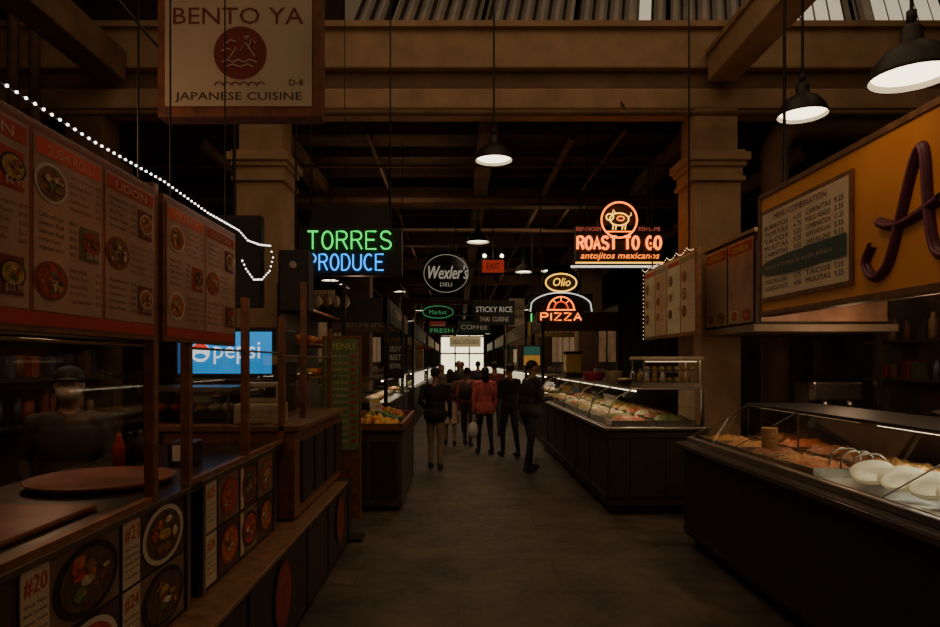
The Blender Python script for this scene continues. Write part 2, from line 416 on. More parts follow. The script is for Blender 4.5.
mbg = M('menu_board_red',(.20,.045,.025),.35,var=.3,scale=3,emit=.02)  # menu colours here carry a faint glow, as if lit
mpap = M('menu_board_paper',(.33,.18,.115),.35,var=.35,scale=4,emit=.02)
hot = M('menu_hot_red',(.55,.05,.025),.4,var=.2,emit=.04)
def menu_board(y0,y1,z0=1.78,z1=2.35,name='menu_board',seed=1):
    random.seed(seed)
    b = B(name); f = Fr((-1.13,0,0),(0,1,0))
    b.box(-1.165,-1.132,y0,y1,z0,z1,wood,.003)
    b.rect(f,y0+.015,z0+.015,y1-.015,z1-.015,0,mbg)
    n = max(2,int(round((y1-y0)/.36))); w=(y1-y0-.03)/n
    for c in range(n):
        u=y0+.015+c*w
        b.rect(f,u+.01,z0+.06,u+w-.01,z1-.03,.001,mpap)
        b.rect(f,u+.02,z1-.085,u+w-.02,z1-.04,.002,redm if c%2 else hot)
        b.text(f,random.choice(('TERIYAKI','SUSHI ROLL','UDON','BENTO','CURRY')),u+w/2,z1-.078,.028,lab,W=w*.6,w=.003)
        for r in range(3):
            v=z1-.165-r*.135
            if (r+c)%2==0:
                bowl_pic(b,f,u+w*.24,v+.01,.075,.003,.055); lines(b,f,u+w*.48,v+.06,w*.48,5,.013,dkred)
            else:
                lines(b,f,u+.03,v+.06,w*.5,5,.013,ink); b.rect(f,u+w*.62,v-.045,u+w-.03,v+.055,.003,random.choice((redm,dkred,pbg2)))
                bowl_pic(b,f,u+w*.79,v+.01,.05,.004,.035)
                b.text(f,'$%d.95'%random.randint(6,12),u+w*.79,v-.04,.022,lab,W=w*.2,w=.009)
    b.rect(f,y0+.02,z0+.02,y1-.02,z0+.055,.001,redm)
    b.tube([(-1.15,y0+.1,z1),(-1.15,y0+.1,7.3)],.004,black,5); b.tube([(-1.15,y1-.1,z1),(-1.15,y1-.1,7.3)],.004,black,5)
    b.done()
menu_board(1.0,2.44,seed=3); menu_board(2.5,3.31,seed=5)

led = M('led_white',(1,1,.95),.4,emit=5,var=0,ecol=(1,.95,.85))
b = B('led_string_lights')
pts=[]
path=[(-1.12,1.0,2.385),(-1.12,1.5,2.385),(-1.12,2.0,2.375),(-1.12,2.47,2.385),(-1.12,2.9,2.365),(-1.12,3.31,2.37),(-1.12,3.45,2.345),(-1.12,3.66,2.36),(-1.12,3.86,2.39),(-1.12,3.92,2.33),(-1.12,3.85,2.24),(-1.12,3.7,2.17),(-1.12,3.55,2.15),(-1.12,3.42,2.19),(-1.12,3.33,2.24)]
for a,c in zip(path,path[1:]):
    a=V(a);c=V(c);n=max(1,int((c-a).length/.034))
    for k in range(n): pts.append(a.lerp(c,k/n))
b.tube(pts,.002,black,5)
for p in pts: b.ball(p+V((.005,0,0)),.0046,led,ico=1)
b.done()

b = B('stall_back_shelf')
b.box(-3.6,-3.5,.4,6.6,0,2.6,M('stall_back_panel',(.10,.05,.03),.5,var=.4,scale=3))
for z in (1.2,1.55,1.9): b.box(-3.5,-3.2,.5,6.4,z,z+.03,dsteel)
random.seed(4)
cc=[M('stock_%d'%i,c,.5,var=.2) for i,c in enumerate([(.22,.04,.03),(.25,.16,.07),(.28,.23,.17),(.04,.05,.08),(.07,.08,.035),(.12,.06,.03)])]
for z in (1.23,1.58,1.93):
    y=.7
    while y<6.1:
        r=random.uniform(.03,.06); h=random.uniform(.12,.26)
        if random.random()<.5: b.cyl((-3.35,y,z),(-3.35,y,z+h),r,r*.9,random.choice(cc),10)
        else: b.box(-3.35-r,-3.35+r,y-r,y+r,z,z+h,random.choice(cc),.004)
        y+=2*r+random.uniform(.02,.2)
b.done()
b = B('wall_menu'); b.box(-3.49,-3.46,1.0,3.0,2.0,2.55,mbg); fm=Fr((-3.455,0,0),(0,1,0)); random.seed(31)
for c in range(5): b.rect(fm,1.04+c*.39,2.03,1.40+c*.39,2.52,.001,mpap); bowl_pic(b,fm,1.22+c*.39,2.4,.12,.003,.08); lines(b,fm,1.07+c*.39,2.3,.3,6,.022,dkred)
b.done()
b = B('prep_table')
redtop = M('red_countertop',(.20,.065,.038),.35,var=.35)
b.box(-3.1,-2.45,1.0,3.3,.88,.94,redtop,.01)
for x in (-3.05,-2.5):
    for y in (1.05,3.25): b.box(x-.03,x+.03,y-.03,y+.03,0,.88,dsteel)
b.box(-3.05,-2.5,1.05,3.25,.3,.33,dsteel)
b.done()
b = B('cutting_board'); b.box(-1.85,-1.3,1.45,2.35,1.167,1.187,redtop,.008); b.done()
b = B('serving_tray')
b.lathe([(.001,0),(.26,0),(.30,.03),(.29,.03),(.25,.008),(.001,.008)],(-1.56,2.85,1.167),redtop,36)
b.done()
b = B('napkin_dispenser')
b.box(-1.5,-1.36,3.35,3.47,1.167,1.29,dsteel,.01); b.box(-1.47,-1.39,3.345,3.352,1.19,1.27,white); b.done()
b = B('sauce_bottles')
for k in range(4): b.lathe([(.001,0),(.028,0),(.028,.11),(.012,.15),(.012,.17),(.001,.17)],(-1.72+.01*k,3.3+.09*k,1.167),(redm,black,foodc[6],redm)[k],14)
b.done()
b = B('glass_display_case')
b.box(-2.15,-1.55,4.42,4.95,1.167,1.2,steel)
b.face([(-2.15,4.42,1.2),(-1.55,4.42,1.2),(-1.55,4.42,1.5),(-2.15,4.42,1.5)],GL); b.face([(-1.55,4.42,1.2),(-1.55,4.95,1.2),(-1.55,4.95,1.5),(-1.55,4.42,1.5)],GL)
b.box(-2.17,-1.53,4.40,4.97,1.5,1.53,steel)
for x in (-2.14,-1.57): b.box(x,x+.015,4.42,4.435,1.2,1.5,steel)
for z in (1.2,1.34):
    b.box(-2.12,-1.58,4.46,4.9,z,z+.01,dsteel)
    for k in range(6): b.ball((-2.06+.09*k,4.55,z+.045),.042,foodc[(k*3)%8],(1,1.4,.9),12)
b.done()
b = B('display_case_stand'); b.box(-2.15,-2.0,4.35,5.0,0,1.165,dkbase); b.done()
b = B('cash_register')
b.box(-1.50,-1.2,4.34,4.60,1.282,1.42,cream,.012)
b.box(-1.48,-1.22,4.42,4.62,1.42,1.56,cream,.012)
b.box(-1.46,-1.24,4.412,4.42,1.46,1.53,black)
for i in range(4):
    for j in range(3): b.box(-1.47+.06*i,-1.43+.06*i,4.333,4.341,1.30+.035*j,1.325+.035*j,lab)
b.done()

bl = M('blue_screen',(.02,.14,.34),.3,emit=1.15,var=.45,scale=4,ecol=(.015,.22,.55))
bl2 = M('blue_screen_dark',(.01,.05,.15),.3,emit=.6,var=.3,scale=3,ecol=(.02,.10,.28))
wh = M('screen_white',(.8,.9,1),.3,emit=1.1,var=0,ecol=(.75,.85,.95)); sred = M('screen_red',(.6,.03,.03),.3,emit=.8,var=0,ecol=(.7,.05,.04))
b = B('drinks_fridge')
b.box(-2.2,-1.42,5.05,5.7,1.28,1.58,dkbase); b.box(-2.2,-1.42,5.05,5.7,1.58,1.97,black,.01)
for z in (1.34,1.45,1.56): b.box(-2.18,-1.44,5.04,5.05,z,z+.008,steel)
f = Fr((-1.81,5.05,0))
b.rect(f,-.365,1.61,.365,1.935,.003,bl); b.rect(f,-.365,1.61,-.31,1.935,.004,bl2)
b.text(f,'pepsi',.095,1.685,.17,wh,W=.36,w=.007)
b.disc(f,-.19,1.775,.075,.075,.006,wh); b.face([f.p(-.19+.072*math.cos(a),1.775+.072*math.sin(a),.008) for a in [math.radians(20+k*14) for k in range(11)]],sred)
b.disc(f,-.19,1.745,.045,.022,.008,bl)
b.done()

gy = M('green_menu',(.12,.14,.045),.5,var=.3,emit=.05); yl=M('yellow_print',(.45,.34,.08),.5,var=.1,emit=.06)  # faint glow put into both colours so the menu looks lit
b = B('menu_stand')
b.box(-1.30,-.93,6.22,6.27,.2,1.95,wood,.005); b.box(-1.28,-.95,6.215,6.22,.86,1.92,gy)
b.box(-1.32,-.91,6.12,6.37,0,.03,black); b.box(-1.15,-1.08,6.22,6.27,0.03,.2,black)
f = Fr((-1.115,6.213,0)); b.text(f,'MENU',0,1.82,.06,yl,W=.25)
random.seed(9)
for k in range(14):
    b.text(f,random.choice(WORDS),-.14,1.74-k*.062,.028,yl if k%3 else white,W=.2,al='l'); b.rect(f,.09,1.74-k*.062,.14,1.765-k*.062,.003,redm)
b.done()
b = B('hanging_television')
b.box(-1.95,-1.5,4.95,5.05,2.12,2.82,black,.01); b.box(-1.93,-1.52,4.945,4.95,2.16,2.78,M('tv_screen',(.006,.006,.007),.6,var=0))
b.tube([(-1.72,5,2.78),(-1.72,5,7.3)],.015,black)
b.done()
b = B('loudspeaker')
b.box(-1.44,-1.20,5.2,5.42,2.1,2.6,black,.015)
f=Fr((-1.32,5.2,0)); b.disc(f,0,2.25,.07,.07,.002,black); b.disc(f,0,2.48,.03,.03,.002,dsteel)
b.tube([(-1.32,5.3,2.6),(-1.32,5.3,7.3)],.01,black)
b.done()

# ------------------------------------------------------------------ BENTO sign
rust = M('rusty_frame',(.17,.06,.03),.6,var=.4,scale=12)
sgn = M('sign_face',(.40,.32,.215),.5,var=.18,scale=2,emit=.02)  # slight glow added to the colour so the face looks lit
b = B('restaurant_sign')
b.box(-1.62,-.74,3.5,3.62,3.02,3.72,rust,.008)
f = Fr((-1.18,3.495,0)); b.rect(f,-.395,3.075,.395,3.70,.001,sgn)
b.text(f,'BENTO YA',0,3.515,.09,dkred,W=.70); b.disc(f,0.01,3.36,.143,.143,.002,dkred,36)
# landscape / pagoda line drawing on the roundel
def poly(pts,r=.0035): b.tube([f.p(.01+x,3.36+z,.004) for x,z in pts],r,sgn,5)
poly([(-.10,-.05),(-.07,-.035),(-.04,-.05),(-.01,-.035),(.02,-.05),(.05,-.035),(.09,-.05)])
poly([(-.08,-.075),(-.04,-.06),(0,-.075),(.04,-.06),(.07,-.075)])
poly([(-.06,-.03),(-.02,.03),(0,.01),(.03,.055),(.08,-.02)])
poly([(-.09,.04),(-.05,.07),(-.02,.06)]); poly([(-.10,.01),(-.07,.025),(-.05,.015)])
poly([(.045,.02),(.06,.075),(.085,.05)]); poly([(.02,.085),(.05,.09),(.03,.07)])
for k in range(6): b.ring(f,-.105+.045*k,3.19,.02,.014,.003,.003,dkred,10,0,200)
b.text(f,'D-8',.31,3.185,.033,ink,W=.075); b.text(f,'JAPANESE CUISINE',0,3.095,.055,ink,W=.68)
b.box(-1.75,-.68,3.53,3.59,3.72,3.78,black)
for x in (-1.55,-.8): b.tube([(x,3.56,3.78),(x,3.56,7.3)],.012,black)
b.tube([(-1.62,3.56,3.4),(-2.3,3.56,4.2),(-3.0,3.6,5.3),(-4.1,3.6,5.3)],.008,black)
b.done()

# ------------------------------------------------------------------ neon signs
ng = M('neon_green',(.05,1,.25),.4,emit=2.0,var=0,ecol=(.0,.75,.09))
nb = M('neon_blue',(.05,.6,1),.4,emit=2.3,var=0,ecol=(.0,.28,.95))
no = M('neon_orange',(1,.25,.05),.4,emit=3.0,var=0,ecol=(1,.18,.01))
nr = M('neon_red',(1,.08,.03),.4,emit=1.4,var=0,ecol=(.95,.06,.01))
ny = M('neon_yellow',(1,.7,.2),.4,emit=2.4,var=0,ecol=(1,.50,.06))
nw = M('neon_white',(.9,.95,1),.4,emit=1.1,var=0,ecol=(.8,.82,.8))
np_ = M('neon_pink',(1,.2,.4),.4,emit=.35,var=0,ecol=(.9,.2,.12))
pw = M('painted_white',(.6,.6,.56),.5,var=.05,emit=.28,ecol=(.7,.66,.52))
b = B('neon_sign')
b.box(-1.83,-.64,7.42,7.55,2.69,3.23,black,.01)
b.face([(-1.72,7.45,3.23),(-.75,7.45,3.23),(-.84,7.45,3.49),(-1.63,7.45,3.49)],black); b.box(-1.68,-.80,7.47,7.53,3.23,3.47,black)
f = Fr((-1.235,7.42,0))
b.neon(f,'TORRES',-.475,2.985,.95,.20,.010,ng); b.neon(f,'PRODUCE',-.47,2.745,.86,.18,.010,nb)
for x in (-1.7,-.78): b.tube([(x,7.5,3.2),(x,7.5,7.3)],.01,black)
b.done()

b = B('neon_sign')
b.cyl((-.22,12.05,3.34),(-.22,12.13,3.34),.43,.43,black,40)
f = Fr((-.22,12.05,0))
b.ring(f,0,3.34,.41,.35,.01,.006,pw,40)
b.text(f,'Wexler\'s',0,3.24,.25,pw,W=.76,w=.02,shear=.2); b.text(f,'Wexler\'s',.01,3.235,.25,pw,W=.76,w=.021,shear=.2); b.text(f,'DELI',0,3.1,.07,pw,W=.22,w=.02)
b.box(-.52,.08,12.05,12.12,2.84,2.9,black)
for x in (-.4,-.04): b.tube([(x,12.09,3.6),(x,12.09,5.05)],.01,black)
b.done()

b = B('exit_sign')
ex = M('exit_red',(.5,.05,.03),.4,emit=.3,var=0,ecol=(.7,.06,.03))
b.box(.43,.87,12.0,12.06,3.33,3.60,black,.006); f=Fr((.65,12.0,0)); b.rect(f,-.2,3.35,.2,3.58,.002,ex); b.text(f,'EXIT',0,3.41,.11,ink,W=.24,w=.005)
b.tube([(.65,12.03,3.6),(.65,12.03,5.05)],.012,black)
for s_ in (-1,1):
    b.ball((.65+.16*s_,12.0,3.66),.035,lampfar,ico=2)
    b.tube([(.65,12.03,3.64),(.65+.16*s_,12.02,3.64)],.008,black)
b.done()

b = B('neon_sign')
f = Fr((1.74,11,0))
b.box(1.2,2.28,11,11.08,2.56,2.86,black,.01); b.cyl((1.74,11.0,3.02),(1.74,11.08,3.02),.32,.32,black,36); b.box(1.35,2.13,11.01,11.07,2.36,2.56,black)
b.ring(f,0,3.04,.26,.15,.03,.012,ny,36); b.text(f,'Olio',0,2.98,.14,ny,W=.3,w=.03,shear=.2)
b.ring(f,0,2.62,.52,.25,.03,.010,nw,30,15,165); b.tube([f.p(-.52,2.55,.03),f.p(-.5,2.68,.03)],.010,nw); b.tube([f.p(.52,2.55,.03),f.p(.5,2.68,.03)],.010,nw)
b.ring(f,0,2.58,.22,.22,.03,.012,no,20,0,180); b.ring(f,0,2.58,.12,.14,.03,.012,nr,16,0,180); b.tube([f.p(-.24,2.58,.03),f.p(.24,2.58,.03)],.012,no)
for a in (50,90,130): b.tube([f.p(.12*math.cos(math.radians(a)),2.58+.14*math.sin(math.radians(a)),.03),f.p(.22*math.cos(math.radians(a)),2.58+.22*math.sin(math.radians(a)),.03)],.009,no)
b.neon(f,'PIZZA',-.34,2.405,.68,.12,.013,no); b.tube([f.p(-.5,2.38,.02),f.p(-.5,2.52,.02)],.01,ng)
for x in (1.4,2.08): b.tube([(x,11.04,2.8),(x,11.04,5.05)],.01,black)
b.done()

b = B('neon_sign')
f = Fr((2.225,9.0,0))
b.box(1.63,2.83,9.0,9.12,3.04,3.60,black,.01); b.cyl((2.23,9.0,3.66),(2.23,9.1,3.66),.28,.28,black,36)
b.ring(f,0,3.66,.245,.245,.03,.013,no,40)
b.ring(f,0,3.67,.13,.085,.03,.010,ny,24); b.ring(f,-.13,3.70,.05,.045,.03,.009,ny,16); b.ring(f,.02,3.68,.05,.03,.03,.008,no,12)
for u in (-.08,-.04,.05,.09): b.tube([f.p(u,3.60,.03),f.p(u-.01,3.53,.03)],.009,ny)
b.tube([f.p(.13,3.70,.03),f.p(.17,3.73,.03),f.p(.16,3.76,.03)],.007,ny); b.tube([f.p(-.1,3.74,.03),f.p(-.08,3.80,.03),f.p(-.05,3.75,.03)],.008,ny)
b.tube([f.p(-.17,3.5,.03),f.p(.17,3.5,.03)],.009,no)
b.text(f,'BEEF·CHICKEN',-.42,3.51,.055,np_,W=.34,w=.02); b.text(f,'FISH·LAMB',.42,3.51,.055,np_,W=.3,w=.02)
b.neon(f,'ROAST TO GO',-.575,3.26,1.15,.17,.018,no,gap=.22)
b.text(f,'antojitos mexicanos',0,3.10,.11,no,W=1.08,w=.02,shear=.25)
b.tube([f.p(-.6,3.07,.03),f.p(.6,3.07,.03)],.010,ny)
b.tube([f.p(-.66,3.02,.0),f.p(.66,3.02,.0)],.016,nw)
b.box(1.6,2.86,9.0,9.1,3.0,3.04,dsteel)
for x in (1.8,2.65): b.tube([(x,9.06,3.55),(x,9.06,5.05)],.01,black)
b.done()

def hsign(x,y,z,w,h,bg,texts,ztop=5.05,name='hanging_sign',shape='rect'):
    b = B(name); f=Fr((x,y,0))
    b.box(x-w/2,x+w/2,y,y+.06,z-h/2,z+h/2,bg,.008)
    for t,v,hh,W,m in texts:
        if t=='ring': b.ring(f,0,z,w/2,h/2,.02,.010,m,32)
        else: b.text(f,t,0,z+v,hh,m,W=W,w=.02)
    for s_ in (-1,1): b.tube([(x+s_*w*.35,y+.03,z+h*.3),(x+s_*w*.35,y+.03,ztop)],.01,black)
    b.done()
pdim = M('dim_lettering',(.5,.46,.36),.5,var=.05,emit=.12,ecol=(.7,.6,.42))
hsign(1.0,18,3.06,1.15,.68,black,[('STICKY RICE',.02,.15,1.0,pw),('THAI  CUISINE',-.24,.13,.8,pdim)])
ngd = M('neon_green_soft',(.1,.5,.25),.4,emit=.22,var=0,ecol=(.08,.75,.25))
hsign(-.46,15,2.85,.7,.28,black,[('ring',0,0,0,ngd),('Market',-.05,.10,.4,ngd)])
hsign(-.5,20,2.66,.9,.3,black,[('FRESH',-.06,.13,.7,ngd)],name='neon_sign')
hsign(.55,22,2.88,1.1,.4,M('teal_panel',(.02,.05,.05),.5,emit=.02),[('COFFEE',-.08,.16,.9,pdim)])
hsign(.3,27,2.55,1.3,.45,M('lit_panel',(.5,.40,.2),.5,emit=.35),[('DELICATESSEN',-.1,.18,1.1,ink)])
hsign(1.9,21,3.3,.5,.9,M('ivory_panel',(.35,.28,.17),.5,emit=.04),[('EGG',.1,.15,.4,ink),('BAR',-.2,.15,.4,ink)])
hsign(-.75,24,3.0,.6,.4,M('red_panel',(.35,.04,.03),.5,emit=.08),[('TACOS',-.06,.14,.5,pdim)])
hsign(-2.15,10.2,2.72,.42,.22,cream,[('HONEY',-.04,.08,.32,ink)])
hsign(2.3,15.5,2.95,.8,.3,M('amber_panel',(.35,.14,.03),.5,emit=.06),[('CHINA CAFE',-.06,.12,.7,pdim)])
b = B('hanging_sign'); b.box(-1.08,-.82,9.9,9.95,1.45,2.0,black,.006); f=Fr((-.95,9.9,0))
pd=M('faded_white',(.4,.37,.3),.5,var=.05,emit=.05)
for i,t in enumerate(('SEXY','BEET','BOWL')): b.text(f,t,0,1.86-.13*i,.08,pd,W=.17,w=.004)
for x in (-1.05,-.85): b.tube([(x,9.93,2.0),(x,9.93,5.05)],.008,black)
b.done()

# ------------------------------------------------------------------ produce stand
def fruit_pile(b, cx, cy, z, wx, wy, n, mats, r=.04, h=.12):
    for k in range(n):
        x=random.uniform(-1,1);y=random.uniform(-1,1); hh=h*max(0,1-max(abs(x),abs(y)))
        b.ball((cx+x*wx,cy+y*wy,z+r*.8+hh*random.uniform(.5,1)),r*random.uniform(.85,1.1),random.choice(mats),ico=2)
random.seed(12)
of=[M('orange_fruit',(.6,.22,.03),.5,var=.15),M('mango_fruit',(.55,.33,.06),.5,var=.2)]; gf=[M('lime_fruit',(.12,.22,.04),.5,var=.2),M('avocado_fruit',(.04,.06,.02),.5,var=.2)]; rf=[M('tomato_fruit',(.4,.05,.03),.4,var=.2)]
b = B('produce_stand')
b.box(-2.06,-.64,7.4,9.4,.06,.9,M('stand_grey',(.06,.05,.042),.5,var=.2)); b.box(-2.0,-.7,7.45,9.35,0,.06,black)
b.box(-2.08,-.62,7.38,9.42,.9,.93,dsteel,.004)
for y in (7.38,9.38): b.box(-2.08,-.62,y,y+.04,.93,1.0,wood)
for x in (-2.08,-.66,-1.35): b.box(x,x+.04,7.38,9.42,.93,1.0,wood)
for k in range(4): b.box(-2.04+.35*k,-1.74+.35*k,7.39,7.4,.15,.8,dkbase,.003)
b.box(-2.06,-2.02,7.4,9.4,.93,2.5,dkbase)
for z in (1.5,1.9,2.3): b.box(-2.04,-1.7,7.45,9.35,z,z+.025,wood)
for x,y in ((-2.04,7.42),(-1.3,7.42)): b.box(x-.02,x+.02,y-.02,y+.02,.93,2.6,black)
b.done()
b = B('fruit_pile'); fruit_pile(b,-.98,7.7,.93,.24,.24,90,of); fruit_pile(b,-1.0,8.3,.93,.24,.26,80,gf); fruit_pile(b,-1.0,9.0,.93,.24,.28,80,rf+of)
fruit_pile(b,-1.68,7.8,.93,.26,.3,80,rf); fruit_pile(b,-1.68,8.8,.93,.26,.4,90,of+gf)
for z in (1.525,1.925):
    for k in range(22): b.ball((-1.86+random.uniform(-.08,.08),7.52+k*.083,z+.05),.048,random.choice(of+gf+rf),ico=2)
b.done()
b = B('price_card')
for x,y,m in ((-1.0,7.95,white),(-1.1,8.6,yl),(-1.6,8.2,white)): b.box(x-.07,x+.07,y,y+.005,1.1,1.2,m); b.tube([(x,y+.003,.95),(x,y+.003,1.1)],.004,black,5); b.text(Fr((x,y,0)),'1.99',0,1.13,.045,redm,W=.1,w=.002)
b.done()
b = B('hanging_bags')
for k in range(7):
    x=-2.0+.11*k
    b.ball((x,7.75,2.42),.05,cream if k%2 else cc[1],(.9,.6,1.5),10); b.tube([(x,7.75,2.48),(x,7.75,2.58)],.004,black,5)
b.tube([(-2.04,7.75,2.58),(-1.3,7.75,2.58)],.01,black); b.tube([(-1.3,7.42,2.58),(-1.3,7.75,2.58)],.01,black); b.tube([(-1.35,7.75,2.58),(-1.35,7.75,7.3)],.005,black,5)
b.done()

# ------------------------------------------------------------------ food cases on the right
caseglow = M('case_lamp',(1,.9,.7),.4,emit=4,var=0,ecol=(1,.82,.55))
salads=[M('dish_%d'%i,c,.5,var=.55,scale=45,bump=.6) for i,c in enumerate([(.42,.28,.09),(.24,.25,.07),(.38,.11,.04),(.45,.38,.24),(.22,.08,.03),(.42,.2,.06),(.12,.14,.04),(.35,.24,.14)])]
def food_pan(b,x0,x1,y0,y1,z,m,h=.05):
    b.box(x0,x1,y0,y0+.008,z,z+.06,steel); b.box(x0,x1,y1-.008,y1,z,z+.06,steel); b.box(x0,x0+.008,y0,y1,z,z+.06,steel); b.box(x1-.008,x1,y0,y1,z,z+.06,steel)
    n=14; g=[[b.bm.verts.new((x0+.01+(x1-x0-.02)*i/n,y0+.01+(y1-y0-.02)*j/n, z+.025+h*min(1,2*math.sin(math.pi*i/n)*math.sin(math.pi*j/n))*(.55+.55*noise.noise(V((i*.9+x0*9,j*.9+y0*9,0)))))) for j in range(n+1)] for i in range(n+1)]
    mi=b.mi(m)
    for i in range(n):
        for j in range(n):
            f=b.bm.faces.new((g[i][j],g[i+1][j],g[i+1][j+1],g[i][j+1])); f.material_index=mi; f.smooth=True
def case_light(x,y0,y1,z,p,col=(1,.80,.52)):
    l=bpy.data.lights.new('case_light','AREA'); l.shape='RECTANGLE'; l.size=.06; l.size_y=(y1-y0); l.energy=p; l.color=col
    o=bpy.data.objects.new('case_light',l); o.location=(x,(y0+y1)/2,z); SC.collection.objects.link(o)

b = B('food_display_case')
y0,y1=7.2,13.0
b.box(1.72,2.75,y0+.06,y1,.0,.1,black); b.box(1.66,2.78,y0,y1,.1,.94,dkbase,.01)
b.box(1.60,2.80,y0-.03,y1+.02,.94,.98,steel,.008)
for z in (.2,.86): b.box(1.64,1.66,y0,y1,z,z+.02,dsteel); b.box(1.66,2.78,y0-.012,y0,z,z+.02,dsteel)
for k in range(6): b.box(1.652,1.66,y0+.97*k,y0+.97*k+.015,.1,.94,black)
for x in (1.9,2.3): b.box(x,x+.012,y0-.006,y0,.1,.94,black)
prof=[(1.64,.98),(1.655,1.1),(1.70,1.22),(1.78,1.32),(1.92,1.39)]
for (xa,za),(xb,zb) in zip(prof,prof[1:]): b.face([(xa,y0,za),(xa,y1,za),(xb,y1,zb),(xb,y0,zb)],GL,True)
b.face([(x,y0,z) for x,z in prof]+[(2.72,y0,1.39),(2.72,y0,.98)],GL)
b.box(1.9,2.75,y0,y1,1.39,1.41,steel,.004)
nd=7
for k in range(nd):
    y=y0+(y1-y0)*k/(nd-1)
    b.tube([(x,y,z) for x,z in prof],.007,dsteel if k%2 else cream,6)
b.tube([(1.64,y0,.985),(1.64,y1,.985)],.010,steel,6); b.box(2.7,2.74,y0,y0+.04,.98,1.4,steel)
b.tube([(1.98,y0+.05,1.375),(1.98,y1-.05,1.375)],.008,caseglow,6)
b.face([(2.3,y0+.05,1.18),(2.7,y0+.05,1.18),(2.7,y1-.05,1.18),(2.3,y1-.05,1.18)],GL)
random.seed(21)
for k in range(14):
    ya=y0+.06+k*.41
    food_pan(b,1.72,2.18,ya,ya+.38,.985,random.choice(salads),.10)
    food_pan(b,2.22,2.66,ya,ya+.38,.985,random.choice(salads),.12)
b.done(); case_light(2.05,y0+.1,y1-.1,1.36,13)
b = B('pastry_warmer')
b.box(2.08,2.74,7.3,7.8,1.415,1.46,steel); b.face([(2.08,7.3,1.46),(2.74,7.3,1.46),(2.74,7.3,1.72),(2.08,7.3,1.72)],GL); b.box(2.06,2.76,7.28,7.82,1.72,1.76,cream,.01)
b.face([(2.08,7.3,1.46),(2.08,7.8,1.46),(2.08,7.8,1.72),(2.08,7.3,1.72)],GL)
for x in (2.09,2.72):
    for y in (7.31,7.78): b.box(x-.01,x+.01,y-.01,y+.01,1.46,1.72,steel)
for z in (1.46,1.585):
    b.box(2.1,2.72,7.33,7.77,z,z+.008,steel)
    for k in range(7): b.ball((2.15+.085*k,7.42,z+.04),.037,foodc[1 if k%2 else 4],(1,1.3,.8),10)
b.tube([(2.12,7.35,1.705),(2.7,7.35,1.705)],.006,M('case_lamp_warm',(1,.8,.5),.4,emit=1.0,var=0,ecol=(1,.7,.4)))
b.done()
pinkm=M('pink_plastic',(.6,.08,.15),.5,var=.1)
b = B('plastic_tub'); b.lathe([(.001,0),(.14,0),(.19,.13),(.195,.135),(.18,.13),(.14,.015),(.001,.015)],(2.15,10.3,1.41),pinkm); b.done()
b = B('plastic_tub'); b.lathe([(.001,0),(.1,0),(.13,.16),(.135,.165),(.12,.16),(.1,.015),(.001,.015)],(2.25,9.4,1.41),cream); b.done()
b = B('juice_dispenser')
b.box(1.98,2.3,12.0,12.3,1.41,1.5,dsteel,.01); b.box(2.0,2.28,12.02,12.28,1.5,1.85,M('yellow_juice',(.5,.3,.06),.2,var=.1,emit=.03),.02); b.box(1.98,2.3,12,12.3,1.85,1.9,black,.01); b.cyl((2.14,11.98,1.52),(2.14,11.9,1.5),.015,.015,black)
b.done()
random.seed(5)
b = B('squeeze_bottles')
for k in range(9):
    x,y=2.35+.1*(k%3),8.1+.33*(k//3); r=.03
    b.lathe([(.001,0),(r,0),(r,.13),(r*.5,.16),(.006,.2),(.001,.2)],(x,y,1.41),random.choice((redm,foodc[1],white)),12)
b.done()
b = B('serving_bowls')
for x,y in ((2.3,11.2),(2.1,8.2)): b.lathe([(.001,0),(.08,0),(.15,.07),(.155,.075),(.14,.07),(.07,.012),(.001,.012)],(x,y,1.41),steel); b.ball((x,y,1.45),.11,random.choice(salads),(1,1,.5),14)
b.done()

# near case
b = B('food_display_case')
y0,y1=.4,6.1
b.box(2.2,3.3,y0,y1-.06,0,.1,black); b.box(2.12,3.35,y0,y1,.1,.9,dkbase,.01)
b.box(2.06,3.38,y0,y1+.03,.9,.955,dsteel,.008); b.box(2.045,2.065,y0,y1+.03,.915,.945,steel)
b.box(2.14,2.2,y0,y1,.955,1.0,steel,.008)
b.box(2.11,2.12,y0,y1,.14,.16,dsteel)
g0=(2.18,1.0); g1=(2.72,1.30)
b.face([(g0[0],y0,g0[1]),(g0[0],y1,g0[1]),(g1[0],y1,g1[1]),(g1[0],y0,g1[1])],GL)
b.face([(2.18,y1,.96),(g0[0],y1,g0[1]),(g1[0],y1,g1[1]),(3.3,y1,1.30),(3.3,y1,.96)],GL)
b.box(2.70,3.32,y0,y1+.01,1.30,1.318,black,.004); b.box(3.28,3.32,y0,y1,.955,1.3,dsteel)
for y in (1.5,3.35,5.2,6.09):
    b.tube([(g0[0],y,g0[1]),(g1[0],y,g1[1])],.004,dsteel,6); b.tube([(g1[0],y,g1[1]),(g1[0],y,.96)],.007,dsteel,6)
b.tube([(g0[0],y0,g0[1]),(g0[0],y1,g0[1])],.006,steel,6); b.tube([(g1[0],y0,1.295),(g1[0],y1,1.295)],.008,steel,6)
b.tube([(2.78,1.5,1.285),(2.78,4.3,1.285)],.010,caseglow,6)
b.tube([(2.78,4.5,1.285),(2.78,6.0,1.285)],.008,M('case_lamp_dim',(1,.8,.5),.4,emit=1.0,var=0,ecol=(1,.7,.4)),6)
random.seed(33)
meat=[salads[2],salads[4],salads[5],salads[4],salads[4]]
for k in range(13):
    ya=y0+.1+k*.43
    if 2.6<ya<4.3: continue
    food_pan(b,2.24,2.64,ya,ya+.4,.956,random.choice(meat),.08); food_pan(b,2.68,3.1,ya,ya+.4,.956,random.choice(meat),.10)
b.box(2.24,3.1,2.6,4.62,.956,.962,steel)
